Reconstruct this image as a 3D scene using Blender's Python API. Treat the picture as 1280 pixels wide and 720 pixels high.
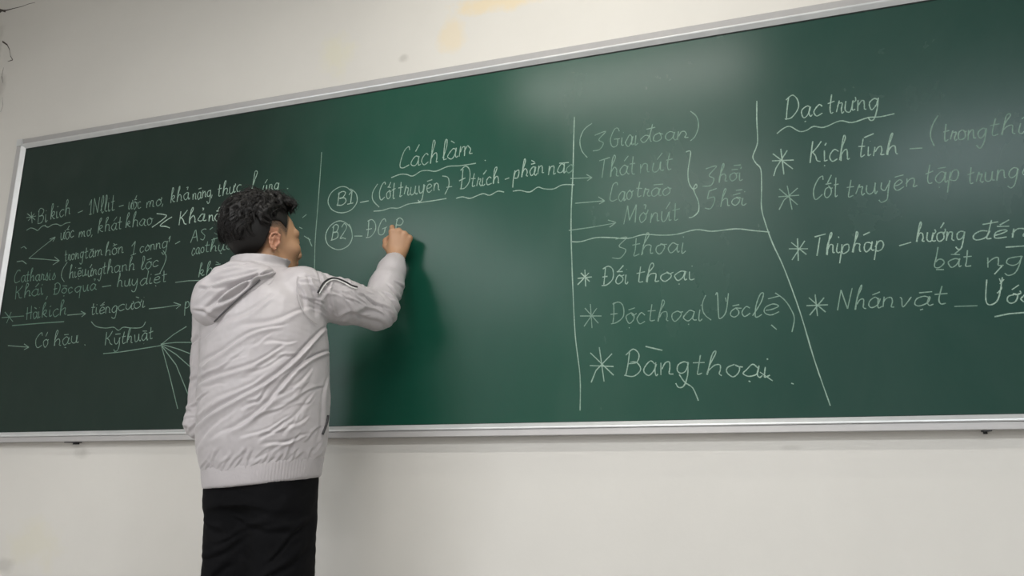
import bpy, math, random
import numpy as np
from mathutils import Vector, Matrix

for o in list(bpy.data.objects):
    bpy.data.objects.remove(o)
S = bpy.context.scene
COL = S.collection

# ------------------------------------------------------------------ camera
CAM_POS = (0.0, -2.3, 0.87)
YAW, PITCH, ROLL = math.radians(18.052), math.radians(13.311), math.radians(0.058)
fwd = Vector((-math.sin(YAW) * math.cos(PITCH), math.cos(YAW) * math.cos(PITCH), math.sin(PITCH)))
rgt = Vector((math.cos(YAW), math.sin(YAW), 0))
upv = rgt.cross(fwd)
r2 = rgt * math.cos(ROLL) + upv * math.sin(ROLL)
u2 = upv * math.cos(ROLL) - rgt * math.sin(ROLL)
cd = bpy.data.cameras.new('camera')
cam = bpy.data.objects.new('camera', cd)
COL.objects.link(cam)
cd.sensor_width = 36
cd.lens = 27.0
m = Matrix((r2, u2, -fwd)).transposed().to_4x4()
m.translation = Vector(CAM_POS)
cam.matrix_world = m
S.camera = cam

# ------------------------------------------------------------------ world, exposure, lamps
w = bpy.data.worlds.new('world')
S.world = w
w.use_nodes = True
w.node_tree.nodes['Background'].inputs[0].default_value = (0.75, 0.8, 0.9, 1)
w.node_tree.nodes['Background'].inputs[1].default_value = 0.3
S.view_settings.view_transform = 'Standard'
S.view_settings.look = 'None'
S.view_settings.gamma = 1
S.view_settings.use_curve_mapping = False
S.view_settings.exposure = 0.89
CEIL = 3.4
LEFT_FILL_POWER = 16
# ceiling tubes: (x, y, z of the tube, power in watts, colour)
TUBES = [
    (-0.40, -0.62, 2.98, 2.2, (1.0, 0.97, 0.86)),
    (-0.55, -1.40, 2.88, 9.5, (1.0, 0.97, 0.92)),
    (1.42, -3.05, 2.88, 23, (0.86, 0.94, 1.0)),
    (-2.85, -3.60, 2.88, 20, (0.98, 0.98, 1.0)),
    (-0.45, -3.05, 2.88, 17, (1.0, 0.98, 0.95)),
    (-0.25, -4.90, 2.88, 9, (0.95, 0.98, 1.0)),
    (-2.45, -5.20, 2.88, 30, (0.95, 0.98, 1.0)),
]

# ------------------------------------------------------------------ helpers
def tag(o, label=None, cat=None, group=None, kind=None):
    if label: o['label'] = label
    if cat: o['category'] = cat
    if group: o['group'] = group
    if kind: o['kind'] = kind
    return o

def empty(name, loc):
    o = bpy.data.objects.new(name, None)
    COL.objects.link(o)
    o.location = loc
    return o

def link_mesh(name, me, mat=None, parent=None, loc=(0, 0, 0)):
    o = bpy.data.objects.new(name, me)
    COL.objects.link(o)
    o.location = loc
    if mat: me.materials.append(mat)
    if parent: o.parent = parent
    return o

class MB:
    """collects boxes / prisms / tubes, builds one mesh"""
    def __init__(s): s.v = []; s.f = []; s.smooth = []
    def box(s, a, b):
        n = len(s.v)
        for z in (a[2], b[2]):
            for y in (a[1], b[1]):
                for x in (a[0], b[0]): s.v.append((x, y, z))
        for q in ((0, 2, 3, 1), (4, 5, 7, 6), (0, 1, 5, 4), (2, 6, 7, 3), (0, 4, 6, 2), (1, 3, 7, 5)):
            s.f.append([n + i for i in q]); s.smooth.append(False)
    def rings(s, rs, cap=True, smooth=True, closed=True):
        n = len(s.v); k = len(rs[0])
        for r in rs: s.v.extend([tuple(p) for p in r])
        for i in range(len(rs) - 1):
            for j in range(k if closed else k - 1):
                a = n + i * k + j; b = n + i * k + (j + 1) % k
                s.f.append([a, b, b + k, a + k]); s.smooth.append(smooth)
        if cap:
            s.f.append([n + j for j in range(k)][::-1]); s.smooth.append(False)
            s.f.append([n + (len(rs) - 1) * k + j for j in range(k)]); s.smooth.append(False)
    def tube(s, pts, rad, k=8):
        pts = [Vector(p) for p in pts]
        rad = rad if hasattr(rad, '__len__') else [rad] * len(pts)
        rs = []
        prev = None
        for i, p in enumerate(pts):
            t = (pts[min(i + 1, len(pts) - 1)] - pts[max(i - 1, 0)]).normalized()
            a = prev if prev is not None else (Vector((0, 0, 1)) if abs(t.z) < .9 else Vector((1, 0, 0)))
            u = (a - t * a.dot(t)).normalized(); prev = u
            v = t.cross(u)
            rs.append([p + (u * math.cos(q) + v * math.sin(q)) * rad[i] for q in [2 * math.pi * j / k for j in range(k)]])
        s.rings(rs)
    def build(s, name, mat=None, parent=None, loc=(0, 0, 0)):
        me = bpy.data.meshes.new(name)
        me.from_pydata(s.v, [], s.f)
        me.polygons.foreach_set('use_smooth', s.smooth)
        me.validate()
        return link_mesh(name, me, mat, parent, loc)

def new_mat(name):
    m = bpy.data.materials.new(name)
    m.use_nodes = True
    return m, m.node_tree, m.node_tree.nodes['Principled BSDF']

def N(nt, typ, **kw):
    n = nt.nodes.new(typ)
    for k, v in kw.items():
        if k.startswith('i_'):
            n.inputs[k[2:].replace('_', ' ')].default_value = v
        else: setattr(n, k, v)
    return n

def noise(nt, scale, detail=4, rough=.55, vec=None, dist=0.):
    n = N(nt, 'ShaderNodeTexNoise')
    n.inputs['Scale'].default_value = scale
    n.inputs['Detail'].default_value = detail
    n.inputs['Roughness'].default_value = rough
    n.inputs['Distortion'].default_value = dist
    if vec is not None: nt.links.new(vec, n.inputs['Vector'])
    return n.outputs['Fac']

def ramp(nt, src, stops):
    r = N(nt, 'ShaderNodeValToRGB')
    e = r.color_ramp.elements
    while len(e) < len(stops): e.new(.5)
    for i, (p, c) in enumerate(stops):
        e[i].position = p
        e[i].color = c if hasattr(c, '__len__') else (c, c, c, 1)
    nt.links.new(src, r.inputs[0])
    return r.outputs['Color']

def mix(nt, fac, a, b, blend='MIX'):
    n = N(nt, 'ShaderNodeMix', data_type='RGBA', blend_type=blend)
    for sock, v in ((n.inputs[0], fac), (n.inputs[6], a), (n.inputs[7], b)):
        if isinstance(v, bpy.types.NodeSocket): nt.links.new(v, sock)
        elif hasattr(v, '__len__'): sock.default_value = (*v[:3], 1)
        else: sock.default_value = v
    return n.outputs[2]

def math_n(nt, op, a, b=0.0):
    n = N(nt, 'ShaderNodeMath', operation=op)
    for sock, v in ((n.inputs[0], a), (n.inputs[1], b)):
        if isinstance(v, bpy.types.NodeSocket): nt.links.new(v, sock)
        else: sock.default_value = v
    return n.outputs[0]

def coord(nt, scale=(1, 1, 1), loc=(0, 0, 0)):
    tc = N(nt, 'ShaderNodeTexCoord')
    mp = N(nt, 'ShaderNodeMapping')
    mp.inputs['Scale'].default_value = scale
    mp.inputs['Location'].default_value = loc
    nt.links.new(tc.outputs['Object'], mp.inputs['Vector'])
    return mp.outputs['Vector']

def bump(nt, p, src, strength=.2, dist=.002):
    b = N(nt, 'ShaderNodeBump')
    b.inputs['Strength'].default_value = strength
    b.inputs['Distance'].default_value = dist
    nt.links.new(src, b.inputs['Height'])
    nt.links.new(b.outputs['Normal'], p.inputs['Normal'])

# ------------------------------------------------------------------ materials
def plaster(name, base, stains=()):
    m, nt, p = new_mat(name)
    v = coord(nt)
    col = mix(nt, ramp(nt, noise(nt, 1.3, 5, .6, v), [(.35, 0.), (.7, 1.)]), base, tuple(c * .93 for c in base))
    tc = N(nt, 'ShaderNodeTexCoord')
    for (x, z, rx, rz, colour, amt) in stains:      # damp patches with a shape of their own
        mp = N(nt, 'ShaderNodeMapping')
        mp.inputs['Location'].default_value = (-x / rx, 0, -z / rz)
        mp.inputs['Scale'].default_value = (1 / rx, 0.0, 1 / rz)
        nt.links.new(tc.outputs['Object'], mp.inputs['Vector'])
        ln = N(nt, 'ShaderNodeVectorMath', operation='LENGTH')
        nt.links.new(mp.outputs['Vector'], ln.inputs[0])
        nz = noise(nt, 9, 5, .65, v)
        d = math_n(nt, 'ADD', ln.outputs['Value'], math_n(nt, 'MULTIPLY', math_n(nt, 'SUBTRACT', nz, .5), 2.2))
        f = math_n(nt, 'MULTIPLY', ramp(nt, d, [(.35, 1.), (1., 0.)]), amt)
        col = mix(nt, f, col, colour)
    nt.links.new(col, p.inputs['Base Color'])
    p.inputs['Roughness'].default_value = .62
    p.inputs['Specular IOR Level'].default_value = .25
    bump(nt, p, noise(nt, 55, 4, .6, v), .12, .002)
    return m

yel = (.80, .62, .33); gry = (.33, .31, .28)
M_wall = plaster('painted plaster', (.72, .695, .655), [
    (-.80, 2.50, .20, .05, yel, .5), (-.98, 2.40, .06, .10, yel, .35), (-.42, 2.60, .12, .05, yel, .65),
    (-1.45, 2.40, .10, .10, (.74, .70, .45), .3), (-.62, 2.50, .03, .02, gry, .4), (-1.17, 2.34, .025, .02, gry, .35),
    (-.4, 2.68, .07, .012, gry, .4), (-3.28, 2.80, .07, .10, gry, .5), (-3.2, 2.55, .05, .09, gry, .35),
    (-2.62, .60, .16, .10, (.70, .66, .50), .35), (-2.75, .52, .06, .03, gry, .3), (-.02, 2.44, .05, .015, gry, .2),
    (.06, .93, .05, .012, gry, .2), (-2.44, .93, .05, .03, gry, .35)])
M_plain = plaster('plain plaster', (.72, .71, .68))

def board_mat():
    m, nt, p = new_mat('green enamel')
    v = coord(nt)
    vs = coord(nt, (1.5, 1, 1), (3, 0, 1))
    vd = coord(nt, (2.6, 1, .9), (0, 0, 2))
    base = mix(nt, ramp(nt, noise(nt, 1.1, 3, .5, v), [(.3, 0.), (.7, 1.)]), (.0045, .066, .040), (.006, .058, .037))
    # dust left by the eraser: the middle bay has been wiped clean, the others have not
    tc = N(nt, 'ShaderNodeTexCoord'); sp = N(nt, 'ShaderNodeSeparateXYZ')
    nt.links.new(tc.outputs['Object'], sp.inputs[0])
    X = math_n(nt, 'ADD', sp.outputs[0], 0.0); Z = math_n(nt, 'ADD', sp.outputs[2], 0.0)
    jit = math_n(nt, 'MULTIPLY', math_n(nt, 'SUBTRACT', noise(nt, 6, 1, .4, coord(nt, (1.5, 1, .6))), .5), .30)
    def band(src, e0, e1):
        mr = N(nt, 'ShaderNodeMapRange', interpolation_type='SMOOTHSTEP')
        nt.links.new(math_n(nt, 'ADD', src, jit), mr.inputs[0])
        mr.inputs[1].default_value = e0; mr.inputs[2].default_value = e1
        return mr.outputs[0]
    right = band(X, -.66, -.50)
    left = band(X, -1.45, -1.8)
    top = band(Z, 1.92, 2.12)
    rl = math_n(nt, 'MAXIMUM', math_n(nt, 'MULTIPLY', right, .022), math_n(nt, 'MULTIPLY', left, .006))
    zone = math_n(nt, 'MAXIMUM', rl, math_n(nt, 'MULTIPLY', top, .018))
    cloud = ramp(nt, noise(nt, 2.0, 6, .62, vs, .6), [(.30, .45), (.72, 1.5)])
    def soft(src, e0, e1):
        mr = N(nt, 'ShaderNodeMapRange', interpolation_type='SMOOTHSTEP')
        nt.links.new(src, mr.inputs[0]); mr.inputs[1].default_value = e0; mr.inputs[2].default_value = e1
        return mr.outputs[0]
    base = mix(nt, soft(X, -1.15, -1.95), base, (.007, .022, .016))      # base colour greyer and darker towards the left
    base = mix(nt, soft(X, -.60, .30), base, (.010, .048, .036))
    fac = math_n(nt, 'ADD', math_n(nt, 'MULTIPLY', zone, cloud), math_n(nt, 'MULTIPLY', ramp(nt, noise(nt, 7, 3, .5, vd, .2), [(.25, 0.), (.8, 1.)]), .006))
    col = mix(nt, fac, base, (.42, .46, .42))
    nt.links.new(col, p.inputs['Base Color'])
    r = math_n(nt, 'ADD', .25, math_n(nt, 'MULTIPLY', fac, .8))
    nt.links.new(r, p.inputs['Roughness'])
    p.inputs['Specular IOR Level'].default_value = .29
    bump(nt, p, noise(nt, 3.0, 3, .5, v), .03, .01)
    return m
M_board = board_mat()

def chalk_mat(name, strength):
    m, nt, p = new_mat(name)
    v = coord(nt)
    f = ramp(nt, noise(nt, 260, 4, .7, v), [(.25, .35 * strength), (.62, strength)])
    g = ramp(nt, noise(nt, 14, 3, .6, v), [(.3, .65), (.65, 1.)])
    fac = math_n(nt, 'MULTIPLY', f, g)
    col = mix(nt, fac, (.035, .12, .08), (.62, .76, .66))
    nt.links.new(col, p.inputs['Base Color'])
    p.inputs['Roughness'].default_value = .8
    p.inputs['Specular IOR Level'].default_value = .2
    return m
M_chalk = {k: chalk_mat('chalk ' + str(k), k) for k in (.22, .4, .6, .8)}

def simple(name, col, rough=.5, metal=0., spec=.5, nz=None, nscale=30, bumps=0):
    m, nt, p = new_mat(name)
    p.inputs['Roughness'].default_value = rough
    p.inputs['Metallic'].default_value = metal
    p.inputs['Specular IOR Level'].default_value = spec
    v = coord(nt)
    c2 = nz if nz else tuple(c * .88 for c in col)
    nt.links.new(mix(nt, noise(nt, nscale, 4, .6, v), col, c2), p.inputs['Base Color'])
    if bumps: bump(nt, p, noise(nt, nscale * 3, 4, .6, v), bumps, .001)
    return m
M_alu = simple('brushed aluminium', (.80, .81, .81), .38, .45, .5, (.60, .61, .62), 18)
M_alu_dark = simple('dull aluminium', (.46, .445, .44), .5, .25, .4, (.40, .39, .39), 18)
M_crease_shade = simple('dark crease shade', (.10, .095, .10), .7)
M_black = simple('black plastic', (.015, .015, .017), .5)
M_gap = simple('dark gap shade', (.012, .018, .016), .8)
M_crack = simple('old crack', (.10, .085, .07), .9, nz=(.05, .04, .035), nscale=60)
M_chalkstick = simple('white chalk stick', (.85, .84, .78), .85)
M_shoe = simple('black shoe leather', (.02, .02, .022), .45)
M_sole = simple('rubber sole', (.55, .54, .5), .7)
M_housing = simple('white lamp housing', (.8, .8, .78), .4)
M_floor = simple('grey terrazzo', (.42, .40, .37), .35, nz=(.30, .29, .28), nscale=120)
M_joint = simple('floor grout', (.2, .19, .18), .8)
M_base = simple('brown skirting tile', (.20, .09, .06), .35)

def emit(name, c, s):
    m = bpy.data.materials.new(name); m.use_nodes = True
    nt = m.node_tree
    nt.nodes.remove(nt.nodes['Principled BSDF'])
    e = nt.nodes.new('ShaderNodeEmission')
    e.inputs[0].default_value = (*c, 1); e.inputs[1].default_value = s
    nt.links.new(e.outputs[0], nt.nodes['Material Output'].inputs[0])
    return m

def fabric(name, c1, c2, rough, sheen, spec, bs, scale=90, wave=600):
    m, nt, p = new_mat(name)
    v = coord(nt)
    nt.links.new(mix(nt, noise(nt, 7, 4, .6, v), c1, c2), p.inputs['Base Color'])
    p.inputs['Roughness'].default_value = rough
    p.inputs['Sheen Weight'].default_value = sheen
    p.inputs['Specular IOR Level'].default_value = spec
    bump(nt, p, noise(nt, scale, 5, .6, v, .8), bs, .003)
    return m
M_jacket = fabric('pale grey nylon', (.49, .458, .468), (.44, .412, .424), .36, .15, .4, .16, 38)
M_rib = fabric('ribbed grey knit', (.47, .44, .45), (.43, .40, .41), .75, .3, .2, .25, 140)
M_trouser = fabric('black denim', (.0025, .0025, .003), (.005, .005, .006), .85, .0, .12, .3, 60)
M_lining = fabric('grey hood lining', (.26, .245, .25), (.22, .21, .215), .7, .1, .3, .15, 60)

def skin_mat():
    m, nt, p = new_mat('skin')
    v = coord(nt)
    a = N(nt, 'ShaderNodeAttribute', attribute_name='tint')
    sep = N(nt, 'ShaderNodeSeparateColor')
    nt.links.new(a.outputs['Color'], sep.inputs[0])
    c = mix(nt, noise(nt, 22, 4, .6, v), (.46, .27, .155), (.39, .215, .12))
    c = mix(nt, sep.outputs[1], c, (.50, .17, .13))
    grain = ramp(nt, noise(nt, 420, 3, .7, v), [(.3, .6), (.6, 1.)])
    c = mix(nt, math_n(nt, 'MULTIPLY', sep.outputs[0], grain), c, (.022, .018, .017))
    nt.links.new(c, p.inputs['Base Color'])
    p.inputs['Roughness'].default_value = .5
    p.inputs['Subsurface Weight'].default_value = .08
    p.inputs['Subsurface Radius'].default_value = (.01, .004, .002)
    p.inputs['Subsurface Scale'].default_value = .5
    bump(nt, p, noise(nt, 300, 3, .6, v), .08, .0006)
    return m
M_skin = skin_mat()
M_hair = simple('black hair', (.006, .0055, .0055), .5, 0, .35, (.012, .010, .0095), 50)
M_nail = simple('finger nail', (.68, .45, .36), .3)

# ------------------------------------------------------------------ room shell
XL, XR, YB = -3.5, 4.3, -6.6
def shell(name, a, b, mat):
    mb = MB(); mb.box(a, b)
    o = mb.build(name, mat); o['kind'] = 'structure'
    return o
wall_front = shell('wall_front', (XL - .2, 0, 0), (XR + .2, .2, CEIL), M_wall)
WY0, WY1, WZ0, WZ1 = -5.3, -3.5, .95, 2.35
mb = MB()
for a, b in (((XL - .2, YB, 0), (XL, WY0, CEIL)), ((XL - .2, WY1, 0), (XL, 0, CEIL)), ((XL - .2, WY0, 0), (XL, WY1, WZ0)), ((XL - .2, WY0, WZ1), (XL, WY1, CEIL))):
    mb.box(a, b)
mb.build('wall_left', M_plain)['kind'] = 'structure'
shell('wall_right', (XR, YB, 0), (XR + .2, 0, CEIL), M_plain)
shell('wall_back', (XL - .2, YB - .2, 0), (XR + .2, YB, CEIL), M_plain)
shell('ceiling', (XL - .2, YB - .2, CEIL), (XR + .2, .2, CEIL + .15), M_plain)
floor = shell('floor', (XL - .2, YB - .2, -.12), (XR + .2, .2, -.006), M_joint)
# unseen window added in the left wall for soft light from that side
mb = MB()
for y in (WY0, (WY0 + WY1) / 2 - .025, WY1 - .05): mb.box((XL - .12, y, WZ0), (XL - .06, y + .05, WZ1))
for z in (WZ0, WZ1 - .05): mb.box((XL - .12, WY0, z), (XL - .06, WY1, z + .05))
win = mb.build('added_window', M_housing); win['kind'] = 'structure'
mg, ntg, pg_ = new_mat('window glass')
pg_.inputs['Transmission Weight'].default_value = 1; pg_.inputs['Roughness'].default_value = 0; pg_.inputs['IOR'].default_value = 1.45
for y in (WY0 + .05, (WY0 + WY1) / 2 + .025):
    g = MB(); g.box((XL - .092, y, WZ0 + .05), (XL - .088, y + (WY1 - WY0) / 2 - .075, WZ1 - .05)); g.build('pane', mg, win)
L = bpy.data.lights.new('added_left_fill', 'AREA')
L.shape = 'RECTANGLE'; L.size = 1.3; L.size_y = 1.7; L.energy = LEFT_FILL_POWER; L.color = (.86, .93, 1.0)
lo = bpy.data.objects.new('added_left_fill', L); COL.objects.link(lo)
lo.location = (XL - .05, (WY0 + WY1) / 2, (WZ0 + WZ1) / 2); lo.rotation_euler = (0, math.radians(-90), 0)
# floor tiles, 60 cm, shared mesh data
tb = MB(); tb.box((.003, .003, -.006), (.597, .597, 0))
tile0 = tb.build('tile', M_floor, floor, (XL, -.6, 0))
n = 0
for i in range(13):
    for j in range(11):
        if i == 0 and j == 0: continue
        t = tile0.copy(); COL.objects.link(t); t.parent = floor
        t.location = (XL + .6 * i, -.6 * (j + 1), 0)
for nm, a, b in (('baseboard_front', (XL, -.012, 0), (XR, 0, .12)), ('baseboard_left', (XL, YB, 0), (XL + .012, -.012, .12)),
                 ('baseboard_right', (XR - .012, YB, 0), (XR, -.012, .12)), ('baseboard_back', (XL + .012, YB, 0), (XR - .012, YB + .012, .12))):
    shell(nm, a, b, M_base)

# cracks in the plaster, top left: slim wedges of missing paint
def crack(pts, wd):
    mb = MB()
    L = [];
    for i, (x, z) in enumerate(pts):
        h = wd * (1 - i / len(pts)) * random.uniform(.6, 1.3)
        L.append([(x, -.0006, z - h), (x + .001, -.0014, z), (x, -.0006, z + h)])
    mb.rings(L, cap=False, closed=False, smooth=False)
    o = mb.build('crack', M_crack, wall_front)
random.seed(4)
crack([(-3.313, 2.96), (-3.262, 2.959), (-3.231, 2.952), (-3.192, 2.953), (-3.133, 2.953), (-3.095, 2.958), (-3.056, 2.958)], 0.005)
crack([(-3.309, 2.989), (-3.272, 2.956), (-3.257, 2.957), (-3.234, 2.945)], 0.014)
crack([(-3.222, 2.789), (-3.188, 2.766), (-3.168, 2.738), (-3.156, 2.704), (-3.137, 2.68), (-3.166, 2.677)], 0.006)
crack([(-3.185, 2.652), (-3.19, 2.609), (-3.173, 2.57)], 0.004)
crack([(-3.158, 2.426), (-3.15, 2.456), (-3.163, 2.497)], 0.003)

# ------------------------------------------------------------------ lamps
for i, (x, y, z, pw, c) in enumerate(TUBES):
    L = bpy.data.lights.new('tube_light', 'AREA')
    L.shape = 'RECTANGLE'; L.size = 1.16; L.size_y = .035; L.energy = pw; L.color = c
    names = [('ceiling tube lamp above the blackboard, nearest the front wall'),
             ('ceiling tube lamp just in front of the camera, second from the front wall'),
             ('ceiling tube lamp at the right end of the middle row'),
             ('ceiling tube lamp at the left end of the middle row'),
             ('ceiling tube lamp in the middle of the middle row'),
             ('ceiling tube lamp in the middle of the back row'),
             ('ceiling tube lamp at the left end of the back row')]
    root = empty('ceiling_light', (x, y, CEIL))
    tag(root, names[i], 'lamp', 'ceiling tube lamps')
    lo = bpy.data.objects.new('lamp_light', L); COL.objects.link(lo)
    lo.parent = root; lo.location = (0, 0, z - .018 - CEIL)
    mb = MB(); dz = z - CEIL
    mb.box((-.62, -.035, dz + .02), (.62, .035, dz + .055))
    mb.box((-.62, -.02, dz - .02), (-.6, .02, dz + .02)); mb.box((.6, -.02, dz - .02), (.62, .02, dz + .02))
    mb.build('housing', M_housing, root)
    if dz < -.1:
        for sx in (-.4, .4):
            rb = MB(); rb.tube([(sx, 0, dz + .05), (sx, 0, 0)], .006, 8); rb.build('rod', M_housing, root)
    tb = MB(); tb.tube([(-.6, 0, dz), (.6, 0, dz)], .014, 12)
    tb.build('tube', emit('tube glow', c, 6.0), root)

# ------------------------------------------------------------------ blackboard
BX0, BX1, BZ0, BZ1 = -2.982, 1.10, .970, 2.252         # outer size of the frame
FW = .040
YS = -.020                                              # writing surface plane
board = empty('blackboard', ((BX0 + BX1) / 2, 0, BZ0))
tag(board, 'long green chalkboard in an aluminium frame covered with handwritten notes, hung on the wall', 'blackboard')
ORG = Vector(board.location)
def bl(o): o.location = -ORG; return o
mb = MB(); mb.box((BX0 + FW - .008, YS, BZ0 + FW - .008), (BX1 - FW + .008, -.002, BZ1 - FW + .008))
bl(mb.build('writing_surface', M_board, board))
prof = [(0, .001), (0, .034), (.002, .0355), (.0205, .0305), (.0215, .028), (.0215, .001)]
prof_in = [(.0216, .001), (.0216, .0335), (.0245, .0345), (.0275, .0335), (.0385, .0225), (.040, .0205), (.040, .001)]
def rail(p0, p1, inward, name):
    """mitred rail; profile measured from the outer edge inwards"""
    mb = MB()
    d = (Vector(p1) - Vector(p0)).normalized()
    rs = []
    for p, sgn in ((Vector(p0), 1), (Vector(p1), -1)):
        rs.append([p + Vector(inward) * e + d * (e * sgn) + Vector((0, -h, 0)) for e, h in prof])
    mb.rings(rs, smooth=False)
    o = bl(mb.build(name, M_alu_dark, board))
    mb = MB(); rs = []
    for p, sgn in ((Vector(p0), 1), (Vector(p1), -1)):
        rs.append([p + Vector(inward) * e + d * (e * sgn) + Vector((0, -h, 0)) for e, h in prof_in])
    mb.rings(rs, smooth=False)
    mb.build('trim_strip', M_alu, o)
    return o
rail((BX0, 0, BZ1), (BX1, 0, BZ1), (0, 0, -1), 'frame_rail')
low = rail((BX1, 0, BZ0), (BX0, 0, BZ0), (0, 0, 1), 'frame_rail')
rail((BX0, 0, BZ0), (BX0, 0, BZ1), (1, 0, 0), 'frame_rail')
rail((BX1, 0, BZ1), (BX1, 0, BZ0), (-1, 0, 0), 'frame_rail')
# dark strip standing in for the shaded gap between rail and surface
mb = MB()
i0, i1 = FW - .001, FW + .003
mb.box((BX0 + i0, YS - .0015, BZ1 - i1), (BX1 - i0, YS + .001, BZ1 - i0))
mb.box((BX0 + i0, YS - .0015, BZ0 + i0), (BX1 - i0, YS + .001, BZ0 + FW + .0005))
mb.box((BX0 + i0, YS - .0015, BZ0 + i0), (BX0 + i1, YS + .001, BZ1 - i0))
mb.box((BX1 - i1, YS - .0015, BZ0 + i0), (BX1 - i0, YS + .001, BZ1 - i0))
bl(mb.build('gap_shade', M_gap, board))
# corner caps
for cx, cz in ((BX0, BZ1), (BX1, BZ1), (BX0, BZ0), (BX1, BZ0)):
    sx = 1 if cx < 0 else -1; sz = -1 if cz > 2 else 1
    mb = MB()
    mb.box((min(cx - .001 * sx, cx + .03 * sx), -.037, min(cz - .001 * sz, cz + .03 * sz)), (max(cx - .001 * sx, cx + .03 * sx), -.004, max(cz - .001 * sz, cz + .03 * sz)))
    bl(mb.build('corner_cap', M_alu, board))
# little hanging clips under the lower rail
for cx, wd in ((-2.475, .026), (.538, .009)):
    mb = MB()
    mb.box((cx - wd, -.033, BZ0 - .0035), (cx + wd, -.002, BZ0 + .001))
    mb.box((cx - wd * .5, -.006, BZ0 - .009), (cx + wd * .5, 0, BZ0))
    bl(mb.build('clip', M_black, board))

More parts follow.
